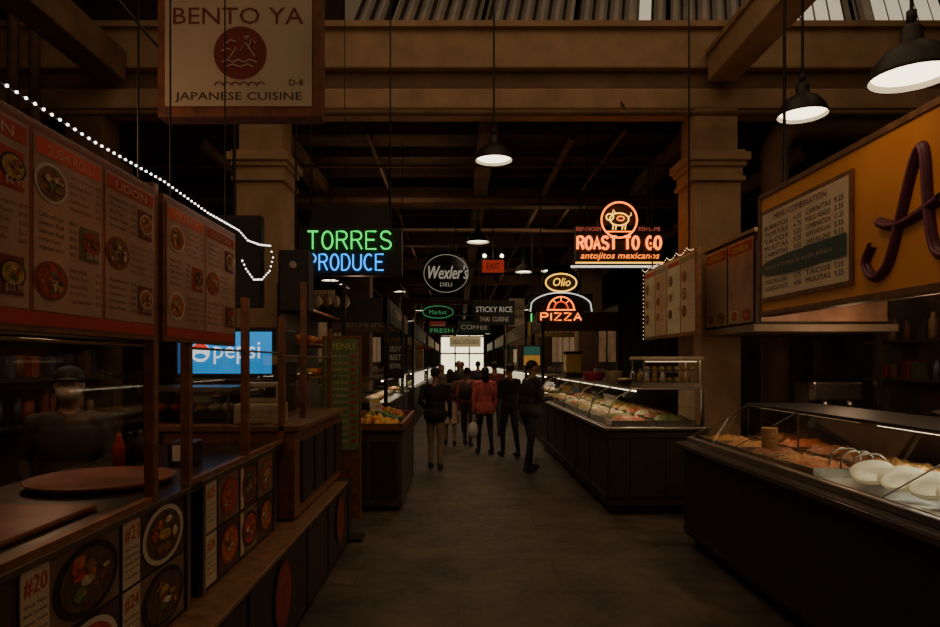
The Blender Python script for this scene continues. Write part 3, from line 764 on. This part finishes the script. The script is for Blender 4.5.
food_pan(b,2.66,3.1,3.75,4.55,.963,salads[5],.1); food_pan(b,2.26,2.62,4.15,4.58,.963,meat[0],.07)
b.done(); case_light(2.75,1.4,4.1,1.27,11,(.97,1,.80)); case_light(2.75,4.5,6.0,1.27,1.5,(1,.62,.32))
platem=M('white_plate',(.78,.77,.60),.35,var=.04)
b = B('dinner_plates')
for k,(x,y) in enumerate(((2.42,3.78),(2.45,3.57),(2.47,3.37),(2.49,3.18),(2.5,3.0))):
    rot=Matrix.Rotation(math.radians(30),3,'X')@Matrix.Rotation(math.radians(-18),3,'Y')
    for q in range(3):
        c=V((x,y+.012*q,1.035+.006*q))
        g=[(.001,0),(.06,.0),(.10,.018),(.103,.022),(.10,.024),(.06,.008),(.001,.008)]
        rings=[]
        for r,z in g: rings.append([b.bm.verts.new(c+rot@V((r*math.cos(2*math.pi*t/28)*1.15,r*math.sin(2*math.pi*t/28)*.88,z))) for t in range(28)])
        mi=b.mi(platem)
        for A,Bq in zip(rings,rings[1:]):
            for t in range(28):
                f=b.bm.faces.new((A[t],A[(t+1)%28],Bq[(t+1)%28],Bq[t])); f.material_index=mi; f.smooth=True
b.done()
b = B('rice_pot')
b.lathe([(.001,0),(.17,0),(.18,.13),(.19,.14),(.175,.135),(.165,.02),(.001,.02)],(2.9,3.35,.963),steel)
b.lathe([(.17,.11),(.16,.17),(.12,.22),(.06,.245),(.001,.25)],(2.9,3.35,.963),M('steamed_rice',(.7,.70,.50),.8,var=.1,scale=60,bump=1))
b.done()
b = B('cup_stack')
tan=M('paper_cup',(.42,.24,.11),.6,var=.1)
for k in range(7): b.lathe([(.045,0),(.058,.09),(.061,.095),(.056,.09),(.044,.005),(.001,.005)],(2.42,5.05,.985+.018*k),tan,20)
b.lathe([(.001,0),(.07,0),(.07,.02),(.001,.02)],(2.42,5.05,.965),tan,20)
b.done()
b = B('serving_tongs')
for y in (4.0,4.12,3.88): b.tube([(2.55,y,1.0),(2.55,y,1.12),(2.51,y+.01,1.15),(2.43,y+.02,1.15),(2.38,y+.03,1.12),(2.37,y+.03,1.04)],.006,steel,8)
b.done()

# painted sign
og=M('orange_sign',(.60,.23,.045),.5,var=.2,scale=2,emit=.03); pur=M('purple_paint',(.085,.018,.045),.5,var=.2); purl=M('lilac_paint',(.20,.06,.10),.5,var=.1); teal=M('teal_paint',(.03,.08,.065),.5,var=.2); mnu=M('menu_white',(.62,.47,.30),.5,var=.1,emit=.02)  # orange and menu face have a faint glow put into the colour
b = B('taqueria_sign')
b.box(2.42,2.50,1.2,5.2,2.09,3.0,og,.008); b.box(2.405,2.51,5.18,5.22,2.07,3.02,woodl,.004); b.box(2.405,2.51,1.2,5.2,2.06,2.10,woodl,.004); b.box(2.405,2.51,1.2,5.2,2.99,3.03,woodl,.004)
f=Fr((2.415,5.2,0),(0,-1,0))
b.slab(f,.05,2.17,1.24,2.88,0,.015,wood); b.rect(f,.08,2.20,1.21,2.85,.017,mnu)
random.seed(8)
mex=['BURRITOS','TORTAS','TACOS','MULITAS','CARNITAS','POLLO ASADO','COMBINATION','QUESADILLAS','CHILE RELLENO','ENCHILADA PLATES']
b.text(f,'MENU COMBINATION',.62,2.78,.045,dkred,W=.7,w=.02)
for k in range(10):
    b.text(f,mex[k%10],.12,2.715-k*.052,.034,dkred if k%2 else ink,W=.36,al='l',w=.02); b.text(f,'%d.%d5'%(random.randint(3,11),random.choice((2,5,7))),.56,2.715-k*.052,.034,ink,W=.1,al='l',w=.02)
    b.text(f,mex[(k+4)%10],.72,2.715-k*.052,.034,ink,W=.3,al='l',w=.02); b.text(f,'%d.%d5'%(random.randint(3,11),random.choice((2,5,7))),1.06,2.715-k*.052,.034,ink,W=.1,al='l',w=.02)
b.disc(f,.58,2.42,.55,.075,.024,teal,40); b.rect(f,.7,2.36,1.2,2.5,.025,teal); b.text(f,'tacos y tortas al estilo Jalisco',.60,2.40,.045,lab,W=.9,w=.027)
def swash(pts,r,m,w):
    P=[V((a,c_,0)) for a,c_ in pts]; out=[]
    for i in range(len(P)-1):
        p0=P[max(0,i-1)];p1=P[i];p2=P[i+1];p3=P[min(len(P)-1,i+2)]
        for t in [k/6 for k in range(6)]:
            q=.5*((2*p1)+(p2-p0)*t+(2*p0-5*p1+4*p2-p3)*t*t+(3*p1-p0-3*p2+p3)*t*t*t); out.append(f.p(q.x,q.y,w))
    out.append(f.p(P[-1].x,P[-1].y,w)); b.tube(out,r,m,8)
def scriptA(u0):
    s1=[(u0+.02,2.38),(u0-.04,2.28),(u0+.04,2.19),(u0+.16,2.25),(u0+.26,2.48),(u0+.36,2.74),(u0+.42,2.82),(u0+.45,2.74),(u0+.47,2.5),(u0+.52,2.27),(u0+.64,2.22)]
    s2=[(u0+.08,2.50),(u0+.18,2.46),(u0+.34,2.46),(u0+.56,2.52)]
    for s_ in (s1,s2): swash(s_,.032,pur,.0); swash(s_,.012,purl,.026)
scriptA(1.40); scriptA(3.0)
for u0 in (2.2,):
    for s_ in ([(u0,2.25),(u0+.05,2.6),(u0+.1,2.7),(u0+.3,2.25),(u0+.36,2.3),(u0+.42,2.7)],[(u0+.55,2.65),(u0+.5,2.4),(u0+.6,2.25),(u0+.72,2.4),(u0+.65,2.62)]):
        swash(s_,.032,pur,0); swash(s_,.012,purl,.026)
for y in (1.6,3.2,4.9): b.tube([(2.46,y,3.0),(2.46,y,7.3)],.012,black)
b.done()

b = B('stall_canopy')
sof=M('canopy_grey',(.24,.18,.125),.5,var=.1)
b.box(2.93,4.3,6.4,7.7,2.05,3.0,dkbase); b.box(2.90,4.32,6.37,7.72,2.0,2.07,sof,.005); b.box(2.90,4.32,6.37,7.72,2.98,3.02,sof,.005)
for x,y in ((4.2,6.5),(4.2,7.6)): b.box(x-.03,x+.03,y-.03,y+.03,0,2.0,dsteel)
f=Fr((2.925,7.7,0),(0,-1,0)); random.seed(2)
for c in range(2):
    u=.04+c*.63; b.rect(f,u,2.1,u+.6,2.95,.004,mpap if c else lab); b.rect(f,u+.02,2.82,u+.58,2.93,.006,redm)
    b.text(f,'COMIDA',u+.3,2.84,.06,yl,W=.4,w=.008); lines(b,f,u+.03,2.78,.54,12,.028,dkred if c else ink,mex)
    for k in range(2): bowl_pic(b,f,u+.16+.28*k,2.18,.1,.006,.06)
f=Fr((3.6,6.395,0)); b.rect(f,-.62,2.1,.62,2.95,.006,mpap)
lines(b,f,-.58,2.9,1.1,14,.03,ink,mex)
b.done()
gpa=M('menu_pale_green',(.42,.38,.20),.5,var=.2,emit=.05)  # glow in the colour brightens this menu in place of a light
b = B('menu_board')
b.box(2.6,2.66,7.1,9.05,2.0,2.95,wood,.005); f=Fr((2.595,9.05,0),(0,-1,0)); random.seed(6)
for c in range(4):
    u=.03+c*.485; b.rect(f,u,2.04,u+.46,2.92,.003,(gpa,lab,gpa,lab)[c]); b.rect(f,u+.02,2.84,u+.44,2.9,.005,(redm,gy,redm,gy)[c])
    for r in range(3):
        bowl_pic(b,f,u+.12,2.68-r*.2,.08,.006,.07); lines(b,f,u+.23,2.75-r*.2,.2,4,.026,ink,mex)
for y in (7.4,8.8): b.tube([(2.63,y,2.95),(2.63,y,5.05 if y>8.4 else 7.3)],.01,black)
pl=[]
for k in range(40):
    u=k/39*1.95; z=2.98-.05*abs(math.sin(k*.45)); pl.append(f.p(u,z,.02))
b.tube(pl,.003,black,4)
b.done()
b = B('fairy_lights')
ledw=M('fairy_bulb',(1,.8,.5),.4,emit=2.2,var=0,ecol=(1,.66,.32))
for k in range(40): b.ball(pl[k]+V((-.008,0,0)),.006,ledw,ico=1)
for k in range(17):
    b.ball(f.p(.02,2.9-k*.055,.02),.006,ledw,ico=1)
b.tube([f.p(.02,2.96,.018),f.p(.02,2.0,.018)],.003,black,4)
b.done()
b = B('kitchen_back_wall')
tile=M('kitchen_tile',(.10,.07,.05),.35,var=.3)
b.box(4.92,5.0,.4,7.6,0,3.0,tile)
for z in (1.5,1.9): b.box(4.6,4.92,.6,7.4,z,z+.03,steel)
b.done()
b = B('kitchen_back_counter')
b.box(4.25,4.9,.6,6.3,0,.9,dsteel); b.box(4.22,4.9,.6,6.3,.9,.94,steel,.005)
for y in (1.4,2.4,3.4,4.4,5.4): b.box(4.24,4.25,y,y+.015,.12,.88,black)
b.done()
b = B('griddle')
b.box(4.3,4.85,4.4,5.6,.942,1.12,steel,.01); b.box(4.32,4.83,4.42,5.58,1.12,1.13,black)
for k in range(5): b.cyl((4.3,4.55+.22*k,1.03),(4.26,4.55+.22*k,1.03),.025,.022,black,12)
b.done()
b = B('coffee_machine')
b.box(3.6,4.15,6.62,7.0,.9,.95,steel,.01); b.box(3.62,4.13,6.7,7.0,.95,1.5,dsteel,.02); b.box(3.62,4.13,6.62,6.72,1.3,1.5,steel,.02)
for x in (3.75,4.0): b.cyl((x,6.64,1.3),(x,6.64,1.22),.04,.04,steel,14); b.cyl((x,6.64,1.24),(x,6.5,1.22),.012,.015,black,8)
b.box(3.55,4.2,6.6,7.05,0,.9,dkbase,.01)
b.done()
b = B('microwave_oven')
b.box(4.35,4.85,2.9,3.5,.942,1.25,dsteel,.01); b.box(4.34,4.35,3.05,3.47,.98,1.21,black); b.box(4.34,4.35,2.92,3.03,.98,1.21,steel)
b.done()
b = B('stock_pots')
for y,r,h in ((6.0,.16,.28),(4.1,.14,.22),(3.75,.1,.18),(2.5,.15,.25)):
    b.lathe([(.001,0),(r,0),(r,h),(r+.01,h+.01),(r*.2,h+.05),(.02,h+.09),(.001,h+.09)],(4.55,y,.942),steel,24)
b.done()
b = B('shelf_stock'); random.seed(14)
for z in (1.53,1.93):
    y=.8
    while y<7.2:
        r=random.uniform(.035,.07); h=random.uniform(.12,.27)
        if random.random()<.6: b.lathe([(.001,0),(r,0),(r,h*.7),(r*.5,h*.85),(r*.5,h),(.001,h)],(4.75,y,z),random.choice(cc),12)
        else: b.box(4.75-r,4.75+r,y-r,y+r,z,z+h,random.choice(cc),.004)
        y+=2*r+random.uniform(.03,.25)
b.done()
b = B('range_hood')
b.box(3.9,4.9,2.6,5.9,2.25,2.32,steel,.01); b.face([(3.9,2.6,2.32),(3.9,5.9,2.32),(4.4,5.6,2.9),(4.4,2.9,2.9)],dsteel); b.box(4.4,4.9,2.9,5.6,2.32,2.9,dsteel); b.box(4.5,4.85,3.9,4.5,2.9,7.3,dsteel)
b.done()

# ------------------------------------------------------------------ generic distant stalls
def stall(side, y0, y1, seed, name, xf=None, glow=.6, acc=(.3,.05,.03), ft=True):
    random.seed(seed)
    s_=side; xf = xf or (1.75 if s_>0 else 1.15); xb=xf+1.0
    b=B('food_stall')
    def bx(xa,xb_,ya,yb,za,zb,m,bv=0): b.box(min(s_*xa,s_*xb_),max(s_*xa,s_*xb_),ya,yb,za,zb,m,bv)
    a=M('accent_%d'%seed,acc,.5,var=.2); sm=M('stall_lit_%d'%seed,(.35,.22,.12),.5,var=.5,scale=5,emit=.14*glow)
    bx(xf,xb,y0,y1,0,1.0,dkbase,.01); bx(xf-.04,xb+.02,y0-.02,y1,1.0,1.04,dsteel)
    xg=s_*(xf+.02); b.face([(xg,y0,1.04),(xg,y1,1.04),(xg,y1,1.4),(xg,y0,1.4)],GL); bx(xf,xf+.5,y0,y1,1.4,1.43,steel)
    b.tube([(s_*(xf+.1),y0+.1,1.385),(s_*(xf+.1),y1-.1,1.385)],.010,caseglow,6)
    for k in range(int((y1-y0)/.5)):
        yy=y0+.1+k*.5; b.ball((s_*(xf+.3),yy+.2,1.07),.14,random.choice(salads),(1,1.2,.5),10)
    bx(xb+.6,xb+.7,y0,y1,0,2.9,dkbase)
    fr=Fr((s_*(xb+.59),y0 if s_<0 else y1,0),(0,1 if s_<0 else -1,0))
    L=y1-y0; n=max(2,int(L/1.2))
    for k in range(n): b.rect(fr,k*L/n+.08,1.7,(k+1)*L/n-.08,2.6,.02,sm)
    bx(xb+.3,xb+.6,y0,y1,1.27,1.3,wood)
    for k in range(int(L/.3)):
        r=random.uniform(.05,.1); b.cyl((s_*(xb+.45),y0+.2+k*.3,1.3),(s_*(xb+.45),y0+.2+k*.3,1.3+random.uniform(.15,.3)),r,r,random.choice(cc),8)
    bx(xf,xf+.08,y0,y1,2.35,2.75,a,.01); bx(xf,xb+.6,y0,y0+.06,2.35,2.75,a,.01)
    fr=Fr((s_*xf,(y0+y1)/2,0),(0,1 if s_<0 else -1,0)); b.text(fr,name,0,2.45,.2,lab,W=min(L*.8,2.2),w=.012)
    if ft: fr=Fr((s_*(xf+xb+.6)/2,y0,0)); b.text(fr,name,0,2.47,.17,lab,W=1.1,w=.012)
    for yy in (y0+.03,y1-.03): bx(xf,xf+.06,yy-.03,yy+.03,1.04,2.4,black)
    b.done()
    case_light(s_*(xf+.25),y0+.1,y1-.1,1.37,4.5)
stall(-1,10.6,13.6,101,'JUICE BAR',acc=(.03,.035,.022),ft=False); stall(-1,14.4,15.5,102,'NUTS & SPICES',acc=(.15,.08,.03),xf=1.2)
stall(-1,17,23,103,'LA FRUTA',glow=1.5,acc=(.03,.06,.08)); stall(-1,25,31,104,'PASTRY',glow=2,acc=(.3,.22,.1)); stall(-1,33,39,105,'POULTRY',glow=2)
stall(1,13.6,15.4,111,'PIZZERIA',acc=(.06,.025,.015),xf=1.75,ft=False); stall(1,17,23,112,'THAI FOOD',glow=1.5,acc=(.15,.1,.03)); stall(1,25,31,113,'CHEESE SHOP',glow=2,acc=(.3,.22,.1)); stall(1,33,39,114,'FISH MARKET',glow=2,acc=(.05,.1,.13))

b = B('menu_screen'); b.box(1.33,1.73,13.45,13.5,1.6,2.05,black,.008); f=Fr((1.53,13.45,0))
b.rect(f,-.17,1.85,.17,2.02,.003,M('screen_teal',(.05,.15,.14),.4,emit=.10,ecol=(.1,.5,.4))); b.rect(f,-.17,1.63,.17,1.84,.003,M('screen_amber',(.6,.3,.05),.4,emit=.25,ecol=(.8,.4,.08)))
b.tube([(1.53,13.47,2.05),(1.53,13.47,4.4)],.012,black); b.done()

# ------------------------------------------------------------------ people
def person(name, loc, heading, H, topc, botc, skinc=(.30,.16,.10), hairc=(.012,.009,.008), arms=('down','down'), stride=.12, lean=0,
           hair='short', cap=None, mask=False, skirt=False, bag=None, shoec=(.02,.02,.02), coat=False, seedn=0, width=1.0):
    s=H/1.72
    tm=M(name+'_top_%d'%seedn,topc,.8,var=.25,scale=15); bmt=M(name+'_bottom_%d'%seedn,botc,.85,var=.25,scale=15); sk=M('skin_%d'%seedn,skinc,.55,var=.08,scale=20)
    hm=M('hair_%d'%seedn,hairc,.6,var=.3,scale=60); sh=M('shoe_%d'%seedn,shoec,.5,var=.1)
    mats=[tm,bmt,sk,sh,hm]
    pelvis=V((0,0,.95))
    def L(p):
        p=V(p)
        if p.z>.96:
            p=pelvis+Matrix.Rotation(lean,3,'X')@(p-pelvis)
        return p
    bm=bmesh.new(); seg=[]
    def cap_(a,c,r0,r1,m,raw=False):
        a=V(a) if raw else L(a); c=V(c) if raw else L(c)
        d=c-a; q=V((0,0,1)).rotation_difference(d.normalized()).to_matrix().to_4x4()
        bmesh.ops.create_cone(bm,cap_ends=True,segments=16,radius1=r0,radius2=r1,depth=d.length,matrix=Matrix.Translation((a+c)/2)@q)
        for p,r in ((a,r0),(c,r1)): bmesh.ops.create_uvsphere(bm,u_segments=16,v_segments=10,radius=r,matrix=Matrix.Translation(p))
        seg.append((a,c,r0,r1,m))
    def ell(c,r,m):
        c0=L(c); rt=Matrix.Rotation(lean,4,'X') if c[2]>.96 else Matrix()
        bmesh.ops.create_uvsphere(bm,u_segments=20,v_segments=14,radius=1,matrix=Matrix.Translation(c0)@rt@Matrix.Diagonal((*r,1)))
        seg.append((c0,c0+V((0,0,.0001)),min(r),min(r),m))
    W_=width
    ell((0,0,.96),(.165*W_,.12*W_,.13),1); ell((0,0,1.09),(.158*W_,.118*W_,.17),0); ell((0,.0,1.27),(.185*W_,.125*W_,.20),0)
    cap_((-.13,0,1.40),(.13,0,1.40),.062,.062,0); cap_((0,.01,1.42),(0,-.008,1.54),.054,.05,2)
    if coat:
        ell((0,0,.93),(.19*W_,.145*W_,.17),0)
    ell((0,-.005,1.635),(.074,.094,.092),2); ell((0,-.035,1.57),(.056,.066,.068),2); cap_((0,-.098,1.63),(0,-.115,1.60),.009,.013,2)
    for q in (-1,1): ell((q*.074,.005,1.61),(.012,.02,.03),2)
    hands=[]
    for q,ap in zip((-1,1),arms):
        shd=V((q*.185*W_,.0,1.395))
        if ap=='down': el=V((q*.235*W_,.03,1.12)); wr=V((q*.225*W_,-.05,.875))
        elif ap=='fwd': el=V((q*.225,-.06,1.13)); wr=V((q*.17,-.28,1.16))
        elif ap=='reach': el=V((q*.22,-.2,1.22)); wr=V((q*.17,-.43,1.20))
        elif ap=='phone': el=V((q*.21,-.04,1.12)); wr=V((q*.08,-.24,1.28))
        else: el=V((q*.25,.08,1.15)); wr=V((q*.20,-.13,1.02))
        cap_(shd,el,.056,.044,0); cap_(el,wr,.044,.031,0); hands.append((L(el),L(wr),q))
    for q in (-1,1):
        k=stride*q
        hip=V((q*.085,0,.92)); kn=V((q*.095,-k*.6-.02,.50)); an=V((q*.095,-k+ .03,.095))
        cap_(hip,kn,.088,.060,1,True)
        cm = 2 if skirt else 1
        cap_(kn,an,.056,.038,cm,True)
        ell((q*.1,-k-.03,.045),(.045,.125,.045),3); cap_(an,(q*.1,-k+.03,.05),.042,.04,3,True)
    if skirt:
        bmesh.ops.create_cone(bm,cap_ends=True,segments=24,radius1=.235,radius2=.14,depth=.5,matrix=Matrix.Translation((0,0,.75)))
        for q in (-.1,0,.1): seg.append((V((q,0,.95)),V((q,0,.52)),.15,.19,1))
    me=bpy.data.meshes.new('tmp'); bm.to_mesh(me); bm.free()
    ob=bpy.data.objects.new('tmp',me); SC.collection.objects.link(ob)
    r=ob.modifiers.new('r','REMESH'); r.mode='VOXEL'; r.voxel_size=.012
    sm=ob.modifiers.new('s','SMOOTH'); sm.iterations=3; sm.factor=.5
    dg=bpy.context.evaluated_depsgraph_get(); dg.update()
    m2=bpy.data.meshes.new_from_object(ob.evaluated_get(dg)); bpy.data.objects.remove(ob)
    nf=len(m2.polygons); C=np.zeros(nf*3); m2.polygons.foreach_get('center',C); C=C.reshape(-1,3)
    best=np.full(nf,1e9); idx=np.zeros(nf,dtype=np.int32)
    for a,c,r0,r1,mi in seg:
        a=np.array(a);c=np.array(c);d=c-a; t=np.clip(((C-a)@d)/max(1e-9,d@d),0,1)
        ds=np.linalg.norm(C-(a+t[:,None]*d),axis=1)-(r0+(r1-r0)*t)
        k=ds<best; best[k]=ds[k]; idx[k]=mi
    hemz=.80 if coat else .98
    zz=C[:,2]
    armless=np.abs(C[:,0])<.21*W_
    tors=(idx<=1)&armless&(zz>hemz-.0)&(zz<1.45); idx[tors]=0
    legs=(idx<=1)&armless&(zz<=hemz)&(zz>.1)&(np.abs(C[:,0])<.19*W_); idx[legs]=1
    m2.polygons.foreach_set('material_index',idx.astype(np.int32)); m2.polygons.foreach_set('use_smooth',np.ones(nf,dtype=bool))
    for v in m2.vertices:
        if v.co.z<0: v.co.z=0
    for m in mats: m2.materials.append(m)
    b=B(name); b.bm.from_mesh(m2); b.mats=list(mats); bpy.data.meshes.remove(m2)
    RL=Matrix.Rotation(lean,3,'X')
    def HL(p): return L(p)
    if hair=='long':
        b.ball(HL((0,.012,1.645)),1,hm,(.083,.096,.090),18,rot=RL); b.ball(HL((0,.06,1.53)),1,hm,(.078,.05,.14),14,rot=RL)
    else:
        b.ball(HL((0,.014,1.652)),1,hm,(.080,.092,.082),18,rot=RL)
    if hair=='bun': b.ball(HL((0,.11,1.70)),.042,hm,seg=12)
    if cap:
        cm_=M(name+'_cap_%d'%seedn,cap,.8,var=.1)
        b.ball(HL((0,0.0,1.668)),1,cm_,(.086,.102,.072),18,rot=RL)
        b.ball(HL((0,-.11,1.655)),1,cm_,(.065,.06,.010),14,rot=RL)
    ew=M('eye_white',(.6,.57,.5),.3,var=0); ed=M('eye_dark',(.01,.008,.006),.2,var=0); lip=M('lips',(.25,.07,.05),.5,var=0)
    for q in (-1,1):
        b.ball(HL((q*.029,-.086,1.625)),.013,ew,(1,.6,.7),10); b.ball(HL((q*.029,-.094,1.625)),.006,ed,seg=8); b.ball(HL((q*.03,-.093,1.648)),.014,hm,(1,.4,.22),8)
    b.ball(HL((0,-.100,1.562)),.022,lip,(1,.35,.28),10)
    if mask:
        mm=M('face_mask',(.5,.44,.37),.8,var=.1); b.ball(HL((0,-.058,1.578)),1,mm,(.070,.080,.060),18)
        for q in (-1,1): b.tube([HL((q*.06,-.07,1.59)),HL((q*.078,-.02,1.61)),HL((q*.078,.01,1.62))],.002,mm,4)
    for el,wr,q in hands:
        d=(wr-el).normalized(); side=V((0,-1,0)) if abs(d.z)>.7 else V((-q,0,0)); side=(side-d*side.dot(d)).normalized(); n=d.cross(side)
        if n.dot(V((-q,0,-.3)))<0: n=-n
        rot=Matrix((side,d,n)).transposed()
        b.ball(wr+d*.045,1,sk,(.040,.052,.017),12,rot=rot)
        for j,(o,l) in enumerate(((.028,.068),(.010,.076),(-.009,.071),(-.027,.056))):
            p0=wr+d*.078+side*o; p1=p0+(d*.9+n*.3).normalized()*l*.5; p2=p1+(d*.55+n*.8).normalized()*l*.5
            b.cyl(p0,p1,.0095,.0085,sk,8); b.ball(p1,.0087,sk,seg=8); b.cyl(p1,p2,.0085,.0068,sk,8); b.ball(p2,.0068,sk,seg=8)
        p0=wr+d*.022+side*.03; p1=p0+(d*.6+side*.7+n*.3).normalized()*.036; p2=p1+(d*.85+side*.15+n*.4).normalized()*.03
        b.cyl(p0,p1,.012,.010,sk,8); b.ball(p1,.010,sk,seg=8); b.cyl(p1,p2,.010,.008,sk,8); b.ball(p2,.008,sk,seg=8)
    if bag:
        kind,col,q=bag; bmn=M(name+'_bag_%d'%seedn,col,.6,var=.15)
        wr=[h for h in hands if h[2]==q][0][1]
        if kind=='hand':
            x,y,z=wr.x,wr.y,wr.z-.1
            b.tube([(x,y-.06,z-.2),(x,y-.03,z-.02),(x,y,z+.005),(x,y+.03,z-.02),(x,y+.06,z-.2)],.006,bmn,6)
            b.ball((x,y,z-.30),1,bmn,(.09,.15,.16),14)
        else:
            b.ball((0,.17,1.22),1,bmn,(.14,.09,.21),14)
            for k in (-1,1): b.tube([(k*.1,.12,1.38),(k*.11,.02,1.47),(k*.115,-.11,1.38),(k*.12,-.13,1.25),(k*.13,-.03,1.08),(k*.1,.12,1.05)],.014,bmn,6)
    bmesh.ops.transform(b.bm,matrix=Matrix.Translation((loc[0],loc[1],loc[2] if len(loc)>2 else 0))@Matrix.Rotation(heading,4,'Z')@Matrix.Scale(s,4),verts=b.bm.verts)
    return b.done()
PI=math.pi
person('man_in_jacket',(-.36,10.35),PI*.93,1.60,(.016,.013,.014),(.22,.15,.10),arms=('down','bent'),cap=(.02,.02,.025),coat=True,seedn=1,width=1.12,stride=.06)
person('woman_in_pink',(.50,12.1),PI*1.1,1.60,(.75,.16,.17),(.03,.025,.03),hair='long',arms=('down','down'),bag=('hand',(.75,.68,.6),1),seedn=2,coat=True)
person('woman_in_red',(.20,13.2),PI*.9,1.58,(.36,.09,.08),(.05,.03,.035),hair='bun',arms=('bent','down'),seedn=3,bag=('back',(.05,.03,.03),1))
person('woman_in_skirt',(-.16,13.3),PI,1.55,(.10,.05,.04),(.42,.30,.22),hair='long',skirt=True,seedn=4,arms=('bent','down'))
person('man_in_black',(.93,11.7),-PI*.85,1.66,(.02,.016,.016),(.02,.018,.02),seedn=5,arms=('down','phone'))
person('man_at_counter',(1.12,10.15),PI*.62,1.72,(.022,.019,.02),(.024,.022,.026),seedn=6,arms=('fwd','down'),lean=.07,coat=True,width=1.08,stride=.08)
person('man_in_maroon',(.85,15.2),PI,1.70,(.16,.04,.04),(.03,.03,.04),seedn=7,stride=.18)
person('man_walking',(.02,16.2),0,1.72,(.03,.03,.035),(.02,.02,.03),seedn=8,stride=.2)
person('woman_walking',(-.45,18.2),0,1.62,(.12,.09,.08),(.03,.03,.05),seedn=9,hair='long',stride=.18)
person('shopper',(.6,19.5),PI,1.72,(.05,.05,.07),(.04,.03,.03),seedn=10,stride=.16)
person('shopper',(.15,23),.2,1.7,(.15,.12,.1),(.03,.03,.05),seedn=11)
person('stall_vendor',(-2.30,3.85),.45,1.66,(.05,.035,.035),(.02,.02,.02),seedn=12,arms=('bent','fwd'),mask=True,cap=(.03,.025,.03),hair='short',skinc=(.40,.22,.14))

# ------------------------------------------------------------------ lights
def area(name,loc,sx,sy,p,col,rot=(0,0,0)):
    l=bpy.data.lights.new(name,'AREA'); l.shape='RECTANGLE'; l.size=sx; l.size_y=sy; l.energy=p; l.color=col
    o=bpy.data.objects.new(name,l); o.location=loc; o.rotation_euler=rot; SC.collection.objects.link(o)
area('overhead_fill',(1,3,7.2),8,8,125,(1,.68,.39))  # unseen area fill added to light the beams and near hall
area('aisle_light',(.3,20,4.5),3,14,60,(1,.66,.40)); area('aisle_light',(.3,36,4.5),3,10,110,(1,.78,.52))
def point(loc,p,col,r=.1):  # added fill lights, no fixtures modelled
    l=bpy.data.lights.new('fill_point','POINT'); l.energy=p; l.color=col; l.shadow_soft_size=r
    o=bpy.data.objects.new('fill_point',l); o.location=loc; SC.collection.objects.link(o)
point((-2.0,2.6,2.7),12,(1,.55,.32)); point((-2.7,4.3,2.3),6,(1,.58,.34)); point((4.0,4.4,2.15),11,(1,.62,.36)); point((3.6,6.0,1.85),5,(1,.62,.36))  # added fills that brighten the dark stall interiors
point((-1.3,8.3,2.4),4,(1,.62,.38)); point((1.9,3.4,3.3),6,(1,.66,.38))  # the latter is added to light up the orange sign
for x,y in ((-.9,10.4),(1.9,13),(-1.2,17.5),(2,22),(-1,28)): point((x,y,4.0),9,(1,.64,.38),.3)  # weak fills added to lift the dark ceiling

w=bpy.data.worlds.new('World'); SC.world=w; w.use_nodes=True
w.node_tree.nodes['Background'].inputs[0].default_value=(1,.63,.36,1); w.node_tree.nodes['Background'].inputs[1].default_value=.08

cam=bpy.data.cameras.new('Camera'); co=bpy.data.objects.new('Camera',cam); SC.collection.objects.link(co)
co.location=(0,0,1.7); co.rotation_euler=(math.radians(90),0,0)
cam.sensor_width=36; cam.lens=24.9; cam.shift_y=.0516; cam.shift_x=.0128; cam.clip_end=200
SC.camera=co
